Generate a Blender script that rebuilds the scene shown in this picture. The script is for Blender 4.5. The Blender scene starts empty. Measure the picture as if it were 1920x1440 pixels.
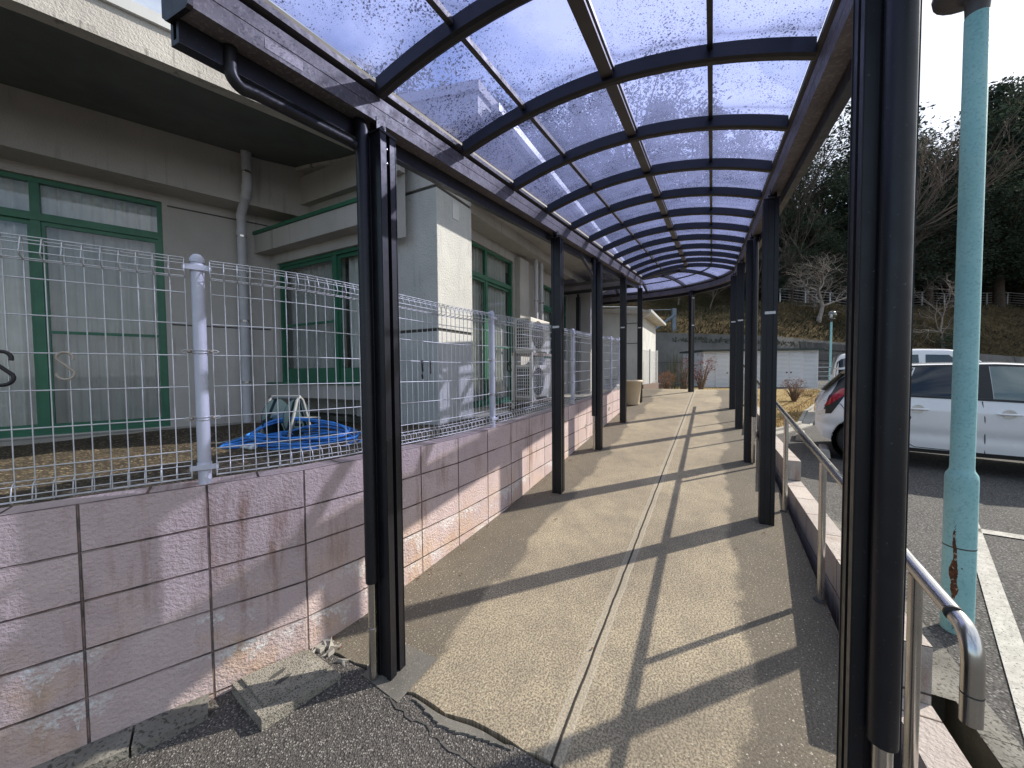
import bpy, bmesh, math, random
from math import sin, cos, pi, radians, hypot, sqrt, atan2, exp
from mathutils import Vector, Matrix
random.seed(7)
scene = bpy.context.scene
COL = scene.collection

# ---------------------------------------------------------------- camera
PITCH, ROLL, EYE = radians(2.0), radians(0.5), 1.6
F = Vector((0, cos(PITCH), -sin(PITCH)))
R0 = Vector((1, 0, 0)); U0 = Vector((0, sin(PITCH), cos(PITCH)))
RV = cos(ROLL)*R0 - sin(ROLL)*U0
UV_ = cos(ROLL)*U0 + sin(ROLL)*R0
cd = bpy.data.cameras.new('camera'); cam = bpy.data.objects.new('camera', cd); COL.objects.link(cam)
cd.sensor_width = 36.0; cd.lens = 36.0*700/1920; cd.clip_start = 0.02; cd.clip_end = 2000
mw = Matrix.Identity(4)
for i in range(3):
    mw[i][0] = RV[i]; mw[i][1] = UV_[i]; mw[i][2] = -F[i]
mw[0][3], mw[1][3], mw[2][3] = 0, 0, EYE
cam.matrix_world = mw
scene.camera = cam

# ---------------------------------------------------------------- ramp frame: s along the ramp, t to its right
AZ = radians(28.13)
u = Vector((sin(AZ), cos(AZ), 0)); w = Vector((cos(AZ), -sin(AZ), 0))
ZUP = Vector((0, 0, 1))
def W(s, t, z): return u*s + w*t + ZUP*z
GR = 0.0969
def fl(s): return 0.1 + GR*(min(s, 11.0) - 1.32)
def zg(x, y): return max(-0.05, 0.033*y - 0.02) if y < 40 else 1.3
def zgst(s, t):
    p = W(s, t, 0); return zg(p.x, p.y)

# ---------------------------------------------------------------- light
SUN_EL = radians(36.5)
sun_h = (u + w).normalized()
sun_dir = Vector((sun_h.x*cos(SUN_EL), sun_h.y*cos(SUN_EL), sin(SUN_EL)))
sd = bpy.data.lights.new('sun', 'SUN'); so = bpy.data.objects.new('sun', sd); COL.objects.link(so)
sd.energy = 4.6; sd.angle = radians(0.55); sd.color = (1.0, 0.93, 0.82)
so.rotation_euler = sun_dir.to_track_quat('Z', 'Y').to_euler()

world = bpy.data.worlds.new('World'); scene.world = world; world.use_nodes = True
wn, wl = world.node_tree.nodes, world.node_tree.links
for n in list(wn): wn.remove(n)
wo = wn.new('ShaderNodeOutputWorld'); bg = wn.new('ShaderNodeBackground')
sky = wn.new('ShaderNodeTexSky'); sky.sky_type = 'NISHITA'; sky.sun_disc = False
sky.sun_elevation = SUN_EL; sky.sun_rotation = atan2(sun_h.x, sun_h.y)
sky.air_density = 1.0; sky.dust_density = 1.6; sky.ozone_density = 1.5
tc = wn.new('ShaderNodeTexCoord'); mp = wn.new('ShaderNodeMapping')
mp.inputs['Scale'].default_value = (1.0, 1.0, 2.2)
nz = wn.new('ShaderNodeTexNoise'); nz.inputs['Scale'].default_value = 2.6; nz.inputs['Detail'].default_value = 9; nz.inputs['Roughness'].default_value = 0.58
nz.inputs['Distortion'].default_value = 0.3
rp = wn.new('ShaderNodeValToRGB'); rp.color_ramp.elements[0].position = 0.42; rp.color_ramp.elements[1].position = 0.66
mx = wn.new('ShaderNodeMixRGB'); mx.inputs[2].default_value = (4.9, 5.2, 5.7, 1)
wl.new(tc.outputs['Generated'], mp.inputs['Vector']); wl.new(mp.outputs['Vector'], nz.inputs['Vector'])
sdn = wn.new('ShaderNodeVectorMath'); sdn.operation = 'DOT_PRODUCT'; wl.new(tc.outputs['Generated'], sdn.inputs[0]); sdn.inputs[1].default_value = tuple(sun_dir)
sm = wn.new('ShaderNodeMath'); sm.operation = 'MULTIPLY_ADD'; wl.new(sdn.outputs['Value'], sm.inputs[0]); sm.inputs[1].default_value = 0.16; wl.new(nz.outputs['Fac'], sm.inputs[2])
wl.new(sm.outputs[0], rp.inputs['Fac']); wl.new(rp.outputs['Color'], mx.inputs[0])
wl.new(sky.outputs['Color'], mx.inputs[1]); wl.new(mx.outputs[0], bg.inputs['Color'])
bg.inputs['Strength'].default_value = 0.15
wl.new(bg.outputs[0], wo.inputs['Surface'])

scene.view_settings.view_transform = 'Standard'; scene.view_settings.look = 'None'
scene.view_settings.exposure = 0.48; scene.view_settings.gamma = 1.0
try: scene.view_settings.use_curve_mapping = False
except Exception: pass
scene.cycles.max_bounces = 8; scene.cycles.transparent_max_bounces = 24
scene.cycles.diffuse_bounces = 4; scene.cycles.glossy_bounces = 4
scene.cycles.use_denoising = True
scene.cycles.caustics_reflective = False; scene.cycles.caustics_refractive = False
scene.cycles.sample_clamp_indirect = 6.0

# ---------------------------------------------------------------- materials
class NT:
    def __init__(s, name):
        s.m = bpy.data.materials.new(name); s.m.use_nodes = True
        s.n, s.l = s.m.node_tree.nodes, s.m.node_tree.links
        for x in list(s.n): s.n.remove(x)
        s.out = s.n.new('ShaderNodeOutputMaterial')
        s.tc = s.n.new('ShaderNodeTexCoord')
    def coord(s, kind='Object', scale=(1, 1, 1)):
        if scale == (1, 1, 1): return s.tc.outputs[kind]
        m = s.n.new('ShaderNodeMapping'); m.inputs['Scale'].default_value = scale
        s.l.new(s.tc.outputs[kind], m.inputs['Vector']); return m.outputs['Vector']
    def noise(s, scale, detail=4, rough=0.55, vec=None, dist=0.0):
        n = s.n.new('ShaderNodeTexNoise'); n.inputs['Scale'].default_value = scale
        n.inputs['Detail'].default_value = detail; n.inputs['Roughness'].default_value = rough
        n.inputs['Distortion'].default_value = dist
        s.l.new(vec if vec is not None else s.tc.outputs['Object'], n.inputs['Vector']); return n.outputs['Fac']
    def voro(s, scale, vec=None, feature='F1', out='Distance', rand=1.0):
        n = s.n.new('ShaderNodeTexVoronoi'); n.inputs['Scale'].default_value = scale; n.feature = feature
        n.inputs['Randomness'].default_value = rand
        s.l.new(vec if vec is not None else s.tc.outputs['Object'], n.inputs['Vector']); return n.outputs[out]
    def ramp(s, fac, a, b, c0=(0, 0, 0, 1), c1=(1, 1, 1, 1)):
        r = s.n.new('ShaderNodeValToRGB'); e = r.color_ramp.elements
        if a > b: a, b, c0, c1 = b, a, c1, c0
        e[0].position = a; e[1].position = b; e[0].color = c0; e[1].color = c1
        s.l.new(fac, r.inputs['Fac']); return r.outputs['Color']
    def mix(s, fac, a, b, mode='MIX'):
        n = s.n.new('ShaderNodeMixRGB'); n.blend_type = mode
        for k, v in ((0, fac), (1, a), (2, b)):
            if hasattr(v, 'node'): s.l.new(v, n.inputs[k])
            else: n.inputs[k].default_value = v if k == 0 else (v if len(v) == 4 else (*v, 1))
        return n.outputs[0]
    def math(s, op, a, b=0.0, clamp=False):
        n = s.n.new('ShaderNodeMath'); n.operation = op; n.use_clamp = clamp
        for k, v in ((0, a), (1, b)):
            if hasattr(v, 'node'): s.l.new(v, n.inputs[k])
            else: n.inputs[k].default_value = v
        return n.outputs[0]
    def bump(s, height, strength=0.3, dist=0.01, normal=None):
        b = s.n.new('ShaderNodeBump'); b.inputs['Strength'].default_value = strength; b.inputs['Distance'].default_value = dist
        s.l.new(height, b.inputs['Height'])
        if normal is not None: s.l.new(normal, b.inputs['Normal'])
        return b.outputs['Normal']
    def bsdf(s, color, rough=0.7, metal=0.0, normal=None, spec=0.5, coat=0.0, **kw):
        p = s.n.new('ShaderNodeBsdfPrincipled')
        def put(nm, v):
            if hasattr(v, 'node'): s.l.new(v, p.inputs[nm])
            else: p.inputs[nm].default_value = (*v, 1) if isinstance(v, tuple) and len(v) == 3 else v
        put('Base Color', color); put('Roughness', rough); put('Metallic', metal); put('Specular IOR Level', spec)
        if coat: put('Coat Weight', coat); p.inputs['Coat Roughness'].default_value = 0.04
        for k, v in kw.items(): put(k.replace('_', ' '), v)
        if normal is not None: s.l.new(normal, p.inputs['Normal'])
        return p.outputs['BSDF']
    def sep(s, vec):
        n = s.n.new('ShaderNodeSeparateXYZ'); s.l.new(vec, n.inputs[0]); return n.outputs
    def done(s, shader): s.l.new(shader, s.out.inputs['Surface']); return s.m

def surf(name, c1, c2=None, nscale=3.0, rough=0.7, metal=0.0, bump=0.15, bscale=60, spec=0.5, speck=None, streak=None, lo=0.35, hi=0.7, bdist=0.004, coat=0.0):
    t = NT(name); c2 = c2 or tuple(x*0.8 for x in c1)
    col = t.mix(t.ramp(t.noise(nscale, 6, 0.6), lo, hi), c1, c2)
    if streak:   # (colour, amount): vertical weathering streaks
        v = t.coord('Object', (14, 14, 0.8))
        f = t.ramp(t.noise(1.0, 5, 0.6, v), 0.55, 0.8)
        g = t.ramp(t.noise(1.3, 3), 0.42, 0.62)
        col = t.mix(t.math('MULTIPLY', t.math('MULTIPLY', f, g), streak[1]), col, streak[0])
    if speck:    # (scale, colour, threshold, amount)
        f = t.ramp(t.noise(speck[0], 2, 0.5), speck[2], speck[2]+0.06)
        col = t.mix(t.math('MULTIPLY', f, speck[3]), col, speck[1])
    nrm = t.bump(t.noise(bscale, 3, 0.6), bump, bdist) if bump else None
    r = t.ramp(t.noise(nscale*4, 3), 0.3, 0.7, (rough*0.85,)*3+(1,), (min(1, rough*1.15),)*3+(1,))
    return t.done(t.bsdf(col, r, metal, nrm, spec, coat))

M = {}
M['black'] = surf('black_metal', (0.0055, 0.0055, 0.008), (0.010, 0.010, 0.013), 6, 0.43, 0.0, 0.05, 300, 0.45, speck=(110, (0.10, 0.10, 0.10), 0.69, 0.5))
M['beam'] = surf('dusty_dark_bronze', (0.155, 0.140, 0.150), (0.078, 0.070, 0.078), 5, 0.55, 0.0, 0.1, 160, 0.4, speck=(70, (0.24, 0.22, 0.22), 0.56, 0.6), lo=0.3, hi=0.75)
M['purlin'] = surf('grey_bronze', (0.06, 0.055, 0.055), (0.09, 0.08, 0.08), 8, 0.5, 0.2, 0.05, 120)
M['highlight'] = surf('highlight_metal', (0.30, 0.30, 0.32), (0.22, 0.22, 0.24), 9, 0.35, 0.7, 0.05, 200)
M['steel'] = surf('stainless', (0.62, 0.60, 0.57), (0.48, 0.46, 0.43), 7, 0.24, 1.0, 0.0, 180, lo=0.4, hi=0.7)
M['galv'] = surf('galvanised', (0.60, 0.61, 0.62), (0.46, 0.47, 0.48), 14, 0.42, 0.5, 0.0, 220)
M['fencepost'] = surf('fence_post_grey', (0.60, 0.62, 0.70), (0.47, 0.48, 0.56), 4, 0.45, 0.15, 0.04, 150, speck=(60, (0.2, 0.2, 0.22), 0.72, 0.8))
M['rusty'] = surf('rusty_bolt', (0.30, 0.24, 0.18), (0.45, 0.42, 0.36), 40, 0.6, 0.4)
M['wallw'] = surf('building_stucco', (0.47, 0.45, 0.425), (0.37, 0.355, 0.335), 0.9, 0.9, 0, 0.6, 75, 0.25, streak=((0.10, 0.10, 0.10), 0.65), bdist=0.008)
M['pilaster'] = surf('rough_stucco', (0.60, 0.60, 0.58), (0.47, 0.48, 0.47), 1.4, 0.92, 0, 0.9, 55, 0.2, speck=(26, (0.12, 0.12, 0.12), 0.70, 0.5), streak=((0.10, 0.10, 0.10), 0.6), bdist=0.012)
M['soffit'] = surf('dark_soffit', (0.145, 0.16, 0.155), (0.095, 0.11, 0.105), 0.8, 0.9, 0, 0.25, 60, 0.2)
M['fascia'] = surf('eave_fascia', (0.56, 0.54, 0.50), (0.44, 0.42, 0.39), 2.0, 0.9, 0, 0.8, 60, 0.2, streak=((0.035, 0.035, 0.03), 1.6), bdist=0.01)
M['coping'] = surf('metal_coping', (0.60, 0.61, 0.60), (0.50, 0.51, 0.50), 3, 0.5, 0.2, 0.05, 90, streak=((0.2, 0.2, 0.19), 0.4))
M['groove'] = surf('groove_dark', (0.05, 0.05, 0.045), (0.09, 0.085, 0.08), 10, 0.9)
M['green'] = surf('green_frame', (0.030, 0.150, 0.085), (0.024, 0.115, 0.068), 3, 0.42, 0.1, 0.05, 100, speck=(40, (0.10, 0.22, 0.16), 0.70, 0.5))
M['pvc'] = surf('grey_pvc', (0.55, 0.56, 0.60), (0.42, 0.43, 0.46), 3, 0.5, 0, 0.03, 100, streak=((0.2, 0.2, 0.2), 0.4))
M['concrete'] = surf('concrete', (0.40, 0.38, 0.34), (0.27, 0.26, 0.23), 2.2, 0.92, 0, 0.5, 70, 0.2, speck=(120, (0.14, 0.13, 0.12), 0.62, 0.7))
M['conc_light'] = surf('concrete_light', (0.50, 0.48, 0.44), (0.36, 0.345, 0.31), 3, 0.92, 0, 0.5, 90, 0.2, speck=(150, (0.2, 0.19, 0.17), 0.60, 0.6))
M['aggregate'] = surf('aggregate_concrete', (0.38, 0.355, 0.30), (0.24, 0.225, 0.19), 9, 0.95, 0, 1.0, 130, 0.2, speck=(150, (0.07, 0.065, 0.055), 0.55, 0.9), bdist=0.012)
M['mossy'] = surf('mossy_dark_concrete', (0.055, 0.055, 0.045), (0.13, 0.125, 0.10), 4, 0.95, 0, 0.7, 60, 0.2)
M['retain'] = surf('retaining_concrete', (0.165, 0.16, 0.15), (0.085, 0.083, 0.078), 0.5, 0.95, 0, 0.4, 12, 0.2, streak=((0.05, 0.05, 0.045), 0.8))
M['white_paint'] = surf('white_paint', (0.52, 0.505, 0.46), (0.34, 0.33, 0.295), 16, 0.85, 0, 0.6, 160, 0.25, speck=(90, (0.10, 0.10, 0.095), 0.60, 0.8))
M['ac'] = surf('ac_cream', (0.68, 0.66, 0.60), (0.58, 0.56, 0.51), 3, 0.5, 0, 0.03, 80)
M['acdark'] = surf('ac_dark', (0.035, 0.035, 0.035), (0.06, 0.06, 0.06), 10, 0.6)
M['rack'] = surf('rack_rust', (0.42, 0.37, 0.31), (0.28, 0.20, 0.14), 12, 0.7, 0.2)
M['pot'] = surf('beige_pot', (0.62, 0.52, 0.37), (0.54, 0.45, 0.32), 4, 0.65)
M['hose'] = surf('blue_hose', (0.03, 0.17, 0.56), (0.05, 0.25, 0.66), 20, 0.35, 0, 0.03, 200)
M['hose2'] = surf('faded_hose', (0.16, 0.24, 0.33), (0.12, 0.18, 0.27), 20, 0.45)
M['reel'] = surf('reel_grey_blue', (0.028, 0.050, 0.062), (0.040, 0.066, 0.080), 8, 0.9, 0, 0.15, 60, 0.1)
M['reelframe'] = surf('reel_frame', (0.30, 0.31, 0.31), (0.22, 0.23, 0.23), 8, 0.5)
M['teal'] = None
M['bark'] = surf('bark', (0.10, 0.075, 0.055), (0.055, 0.042, 0.032), 6, 0.95, 0, 0.8, 30, 0.1)
M['baretwig'] = surf('bare_twig', (0.20, 0.16, 0.13), (0.12, 0.095, 0.08), 3, 0.95, 0, 0.4, 30, 0.1)
M['palebark'] = surf('pale_bark', (0.34, 0.29, 0.25), (0.20, 0.165, 0.14), 3, 0.95, 0, 0.4, 30, 0.1)
M['tyre'] = surf('tyre', (0.014, 0.014, 0.015), (0.022, 0.022, 0.022), 10, 0.75, 0, 0.2, 80)
M['alloy'] = surf('alloy', (0.55, 0.55, 0.56), (0.45, 0.45, 0.46), 8, 0.3, 0.9, 0)
M['trim'] = surf('black_trim', (0.012, 0.012, 0.013), (0.02, 0.02, 0.02), 10, 0.45)
M['shedw'] = surf('shed_white', (0.78, 0.79, 0.80), (0.68, 0.69, 0.70), 1.2, 0.5, 0, 0.03, 60)
M['shedroof'] = surf('shed_roof', (0.035, 0.05, 0.045), (0.028, 0.038, 0.035), 2, 0.7)
M['stain'] = surf('plastic_clear', (0.70, 0.74, 0.78), (0.6, 0.65, 0.7), 20, 0.3)
M['blackhook'] = surf('black_plastic', (0.008, 0.008, 0.009), (0.012, 0.012, 0.012), 20, 0.4)
M['beigehook'] = surf('beige_plastic', (0.42, 0.37, 0.30), (0.34, 0.30, 0.24), 20, 0.5)
M['sticker'] = surf('sticker', (0.72, 0.72, 0.70), (0.55, 0.55, 0.54), 60, 0.5)
M['patch'] = surf('patch_concrete', (0.17, 0.16, 0.14), (0.115, 0.11, 0.098), 7, 0.92, 0, 0.5, 90, 0.2, speck=(110, (0.30, 0.28, 0.24), 0.62, 0.6))
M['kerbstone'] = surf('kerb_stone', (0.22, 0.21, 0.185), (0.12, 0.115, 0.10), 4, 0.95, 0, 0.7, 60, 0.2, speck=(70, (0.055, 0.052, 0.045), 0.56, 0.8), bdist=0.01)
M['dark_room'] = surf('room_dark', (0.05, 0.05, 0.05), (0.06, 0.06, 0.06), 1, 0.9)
M['bluegrey'] = surf('bluegrey_steel', (0.16, 0.20, 0.24), (0.12, 0.15, 0.18), 3, 0.5, 0.2)

def glass_mat(name, tint, refl_rough=0.02, f0=0.10, dens=0.0):
    t = NT(name)
    tr = t.n.new('ShaderNodeBsdfTransparent'); tr.inputs['Color'].default_value = (*tint, 1)
    gl = t.n.new('ShaderNodeBsdfGlossy'); gl.inputs['Roughness'].default_value = refl_rough
    lw = t.n.new('ShaderNodeLayerWeight'); lw.inputs['Blend'].default_value = 0.35
    bf = t.math('SUBTRACT', 1.0, t.n.new('ShaderNodeNewGeometry').outputs['Backfacing'])
    f = t.math('MULTIPLY', t.math('ADD', t.math('MULTIPLY', lw.outputs['Fresnel'], 0.9), f0, True), bf)
    ms = t.n.new('ShaderNodeMixShader'); t.l.new(f, ms.inputs[0]); t.l.new(tr.outputs[0], ms.inputs[1]); t.l.new(gl.outputs[0], ms.inputs[2])
    return t.done(ms.outputs[0])
M['glass'] = glass_mat('window_glass', (0.94, 0.96, 0.96), 0.02, 0.055)
M['carglass2'] = glass_mat('clear_car_glass', (0.40, 0.46, 0.44), 0.02, 0.08)
M['carglass'] = glass_mat('car_glass', (0.10, 0.12, 0.13), 0.02, 0.06)
M['screen'] = glass_mat('insect_screen', (0.93, 0.93, 0.93), 0.5, 0.0)
M['globe'] = glass_mat('clear_globe', (0.80, 0.82, 0.80), 0.05, 0.12)

# tinted, mould-spotted polycarbonate of the canopy (two faces of a thin sheet)
t = NT('tinted_polycarbonate')
tr = t.n.new('ShaderNodeBsdfTransparent'); tr.inputs['Color'].default_value = (0.745, 0.775, 0.955, 1)
gl = t.n.new('ShaderNodeBsdfGlossy'); gl.inputs['Roughness'].default_value = 0.06; gl.inputs['Color'].default_value = (0.9, 0.9, 1, 1)
lw = t.n.new('ShaderNodeLayerWeight'); lw.inputs['Blend'].default_value = 0.12
m1 = t.n.new('ShaderNodeMixShader'); t.l.new(t.math('MULTIPLY', t.math('MULTIPLY', lw.outputs['Fresnel'], 0.5, True), t.math('SUBTRACT', 1.0, t.n.new('ShaderNodeNewGeometry').outputs['Backfacing'])), m1.inputs[0]); t.l.new(tr.outputs[0], m1.inputs[1]); t.l.new(gl.outputs[0], m1.inputs[2])
film = t.n.new('ShaderNodeBsdfTranslucent'); film.inputs['Color'].default_value = (0.56, 0.61, 0.90, 1)
filmf = t.math('MULTIPLY', t.ramp(t.noise(3.2, 8, 0.7), 0.20, 0.85, (0.5,)*3+(1,)), 0.23)
m2 = t.n.new('ShaderNodeMixShader'); t.l.new(filmf, m2.inputs[0]); t.l.new(m1.outputs[0], m2.inputs[1]); t.l.new(film.outputs[0], m2.inputs[2])
warp = t.mix(0.035, t.tc.outputs['Object'], t.n.new('ShaderNodeTexNoise').outputs['Color'], 'ADD')
d1 = t.voro(72, warp); d2 = t.voro(130, warp)
den = t.noise(1.7, 5, 0.65)
thr = t.math('MULTIPLY', t.ramp(den, 0.28, 0.66), 0.40)
s1 = t.math('LESS_THAN', d1, thr); s2 = t.math('LESS_THAN', d2, t.math('MULTIPLY', thr, 0.8))
cut = t.math('GREATER_THAN', t.noise(30, 2), 0.44)
sp = t.math('MULTIPLY', t.math('MAXIMUM', t.math('MULTIPLY', s1, cut), s2), 0.70)
dirt = t.n.new('ShaderNodeBsdfTransparent'); dirt.inputs['Color'].default_value = (0.10, 0.10, 0.15, 1)
m3 = t.n.new('ShaderNodeMixShader'); t.l.new(sp, m3.inputs[0]); t.l.new(m2.outputs[0], m3.inputs[1]); t.l.new(dirt.outputs[0], m3.inputs[2])
M['panel'] = t.done(m3.outputs[0])

# curtain: thin white cloth
t = NT('curtain_cloth')
c = t.mix(t.ramp(t.noise(6, 4), 0.3, 0.7), (0.84, 0.84, 0.80), (0.72, 0.72, 0.69))
df = t.n.new('ShaderNodeBsdfDiffuse'); t.l.new(c, df.inputs['Color'])
tl = t.n.new('ShaderNodeBsdfTranslucent'); t.l.new(c, tl.inputs['Color'])
ms = t.n.new('ShaderNodeMixShader'); ms.inputs[0].default_value = 0.3; t.l.new(df.outputs[0], ms.inputs[1]); t.l.new(tl.outputs[0], ms.inputs[2])
M['curtain'] = t.done(ms.outputs[0])

# pink painted split-face blocks, stack bond (uv in metres, v measured down from the top)
def block_mat(name, pink, pink2, stain=1.0, topcourse=0.2):
    t = NT(name); uv = t.tc.outputs['UV']
    x, y, z = t.sep(uv)[:3]
    nw = t.noise(9, 3, 0.6, uv)
    def line(coord, period, width, off):
        a = t.math('FRACT', t.math('DIVIDE', t.math('ADD', coord, 40*period+off), period))
        dd = t.math('MULTIPLY', t.math('ABSOLUTE', t.math('SUBTRACT', a, 0.5)), period)   # period/2 at the joint
        d = t.math('SUBTRACT', period/2, dd)
        d = t.math('ADD', d, t.math('MULTIPLY', t.math('SUBTRACT', nw, 0.5), 0.004))
        return t.ramp(t.math('DIVIDE', d, width), 1.0, 0.35)
    jv = line(x, 0.4, 0.0055, 0.0); jh = t.math('MULTIPLY', line(y, 0.2, 0.0050, 0.0), t.ramp(t.noise(2.1, 3, 0.5, uv), 0.36, 0.50, (0.35,)*3+(1,)))
    joint = t.math('MAXIMUM', jv, jh)
    big = t.noise(1.6, 5, 0.6, uv); mid = t.noise(7, 5, 0.6, uv)
    col = t.mix(t.ramp(big, 0.35, 0.65), pink, pink2)
    col = t.mix(t.math('MULTIPLY', t.ramp(mid, 0.52, 0.72), 0.35), col, tuple(c*0.62 for c in pink2))
    cx = t.n.new('ShaderNodeCombineXYZ'); t.l.new(t.math('FLOOR', t.math('DIVIDE', x, 0.4)), cx.inputs[0]); t.l.new(t.math('FLOOR', t.math('DIVIDE', y, 0.2)), cx.inputs[1])
    wnz = t.n.new('ShaderNodeTexWhiteNoise'); wnz.noise_dimensions = '2D'; t.l.new(cx.outputs[0], wnz.inputs['Vector'])
    col = t.mix(t.math('MULTIPLY', wnz.outputs['Value'], 0.42), col, tuple(c*k for c, k in zip(pink2, (0.72, 0.74, 0.80))))
    # brown grime running down, worse low on the wall and along the ramp
    sv = t.n.new('ShaderNodeMapping'); sv.inputs['Scale'].default_value = (11, 1.5, 1); t.l.new(uv, sv.inputs['Vector'])
    run = t.ramp(t.noise(1.0, 6, 0.65, sv.outputs['Vector']), 0.50, 0.72)
    zone = t.ramp(t.noise(1.15, 3, 0.5, uv), 0.42, 0.60)
    col = t.mix(t.math('MULTIPLY', t.math('MULTIPLY', run, zone), 0.75*stain), col, (0.20, 0.095, 0.05))
    oc = t.math('MULTIPLY', t.ramp(t.noise(2.3, 4, 0.6, uv), 0.47, 0.62), t.ramp(t.math('MULTIPLY', y, -1.0), 0.30, 0.75))
    col = t.mix(t.math('MULTIPLY', oc, 0.60*stain), col, (0.58, 0.40, 0.26))
    # white efflorescence below the third and fourth bed joints
    fy = t.math('MULTIPLY', t.math('FRACT', t.math('DIVIDE', t.math('MULTIPLY', y, -1.0), 0.2)), 0.2)
    ev = t.n.new('ShaderNodeMapping'); ev.inputs['Scale'].default_value = (9, 1.2, 1); t.l.new(uv, ev.inputs['Vector'])
    drip = t.math('MULTIPLY', t.math('POWER', t.noise(1.0, 4, 0.6, ev.outputs['Vector']), 3.0), 0.62)
    ef = t.math('LESS_THAN', fy, t.math('SUBTRACT', drip, 0.025))
    row = t.math('MULTIPLY', t.math('GREATER_THAN', t.math('MULTIPLY', y, -1.0), 0.6), t.math('LESS_THAN', t.math('MULTIPLY', y, -1.0), 0.995))
    ef = t.math('MULTIPLY', t.math('MULTIPLY', t.math('MULTIPLY', ef, row), t.ramp(t.noise(45, 4, 0.7, uv), 0.42, 0.60)), t.ramp(t.noise(2.6, 3, 0.6, uv), 0.43, 0.54))
    col = t.mix(t.math('MULTIPLY', ef, 0.9), col, (0.70, 0.70, 0.69))
    jc = t.mix(t.ramp(t.noise(14, 4, 0.6, uv), 0.4, 0.6), (0.23, 0.155, 0.12), (0.05, 0.042, 0.038))
    col = t.mix(t.math('MULTIPLY', joint, 0.9), col, jc)
    h = t.math('ADD', t.math('MULTIPLY', t.noise(62, 4, 0.62, uv), 0.75), t.math('MULTIPLY', joint, -2.2))
    nrm = t.bump(h, 0.95, 0.016)
    return t.done(t.bsdf(col, 0.88, 0, nrm, 0.25))
M['blockwall'] = block_mat('pink_block_wall', (0.63, 0.510, 0.485), (0.53, 0.420, 0.405))
M['lowblock'] = block_mat('pale_pink_block', (0.60, 0.53, 0.47), (0.48, 0.42, 0.37), 0.8)

# exposed-aggregate ramp concrete; uv = (s, t)
t = NT('ramp_concrete'); uv = t.tc.outputs['UV']; x, y, z = t.sep(uv)[:3]
big = t.noise(1.1, 6, 0.6, uv); mid = t.noise(6, 6, 0.65, uv); fine = t.noise(105, 4, 0.75, uv); peb = t.voro(150, uv, out='Color')
col = t.mix(t.ramp(big, 0.34, 0.66), (0.56, 0.47, 0.325), (0.37, 0.31, 0.22))
col = t.mix(t.math('MULTIPLY', t.ramp(mid, 0.42, 0.85), 0.55), col, (0.17, 0.15, 0.12))
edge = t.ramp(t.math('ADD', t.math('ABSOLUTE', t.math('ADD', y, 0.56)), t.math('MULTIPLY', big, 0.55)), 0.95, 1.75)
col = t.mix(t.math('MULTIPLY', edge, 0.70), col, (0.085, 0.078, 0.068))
col = t.mix(t.math('MULTIPLY', t.ramp(fine, 0.45, 0.56), 0.78), col, (0.10, 0.086, 0.066))
col = t.mix(t.math('MULTIPLY', t.ramp(t.noise(85, 3, 0.6, uv), 0.62, 0.67), 0.7), col, (0.66, 0.60, 0.49))
stn = t.ramp(t.noise(0.9, 7, 0.7, uv, 0.8), 0.56, 0.66)
col = t.mix(t.math('MULTIPLY', stn, 0.30), col, (0.15, 0.13, 0.105))
vc = t.n.new('ShaderNodeTexVoronoi'); vc.feature = 'DISTANCE_TO_EDGE'; vc.inputs['Scale'].default_value = 0.55
t.l.new(t.mix(0.12, uv, t.n.new('ShaderNodeTexNoise').outputs['Color'], 'ADD'), vc.inputs['Vector'])
hair = t.math('MULTIPLY', t.ramp(vc.outputs['Distance'], 0.0016, 0.0006), t.ramp(t.noise(0.8, 3, 0.5, uv), 0.58, 0.64))
col = t.mix(t.math('MULTIPLY', hair, 0.35), col, (0.05, 0.043, 0.035))
# jointed centre line with trowelled margins
wob = t.math('MULTIPLY', t.math('SUBTRACT', t.noise(5, 4, 0.6, uv), 0.5), 0.012)
dj = t.math('ABSOLUTE', t.math('ADD', t.math('SUBTRACT', t.math('ADD', y, 0.545), t.math('MULTIPLY', x, 0.013)), wob))
trow = t.math('LESS_THAN', dj, 0.034); line = t.ramp(dj, 0.0065, 0.0035)
edgl = t.math('MULTIPLY', t.math('LESS_THAN', dj, 0.039), t.math('GREATER_THAN', dj, 0.032))
col = t.mix(t.math('MULTIPLY', trow, 0.38), col, (0.40, 0.36, 0.29))
col = t.mix(t.math('MULTIPLY', edgl, 0.4), col, (0.52, 0.47, 0.38))
col = t.mix(line, col, (0.03, 0.026, 0.022))
h = t.math('ADD', t.math('MULTIPLY', fine, t.math('SUBTRACT', 1.0, t.math('MULTIPLY', trow, 0.6))), t.math('MULTIPLY', line, -2.0))
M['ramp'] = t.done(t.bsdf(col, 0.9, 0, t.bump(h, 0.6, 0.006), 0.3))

def asphalt_mat(name, a, b, stone, scale, amt):
    t = NT(name)
    big = t.noise(0.7, 6, 0.6); mid = t.noise(7, 5, 0.65)
    col = t.mix(t.ramp(big, 0.35, 0.65), a, b)
    col = t.mix(t.math('MULTIPLY', t.ramp(mid, 0.45, 0.75), 0.4), col, tuple(c*1.5 for c in b))
    st = t.voro(scale, out='Color'); sr = t.sep(st)[0]
    dist = t.voro(scale)
    light = t.math('MULTIPLY', t.ramp(sr, 0.62, 0.9), t.ramp(dist, 0.55, 0.25))
    col = t.mix(t.math('MULTIPLY', light, amt), col, stone)
    dark = t.ramp(dist, 0.45, 0.75)
    col = t.mix(t.math('MULTIPLY', dark, 0.65), col, (0.018, 0.017, 0.016))
    h = t.math('SUBTRACT', t.noise(scale*1.5, 2), t.math('MULTIPLY', dist, 1.3))
    return t.done(t.bsdf(col, 0.9, 0, t.bump(h, 0.7, 0.006), 0.35))
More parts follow.
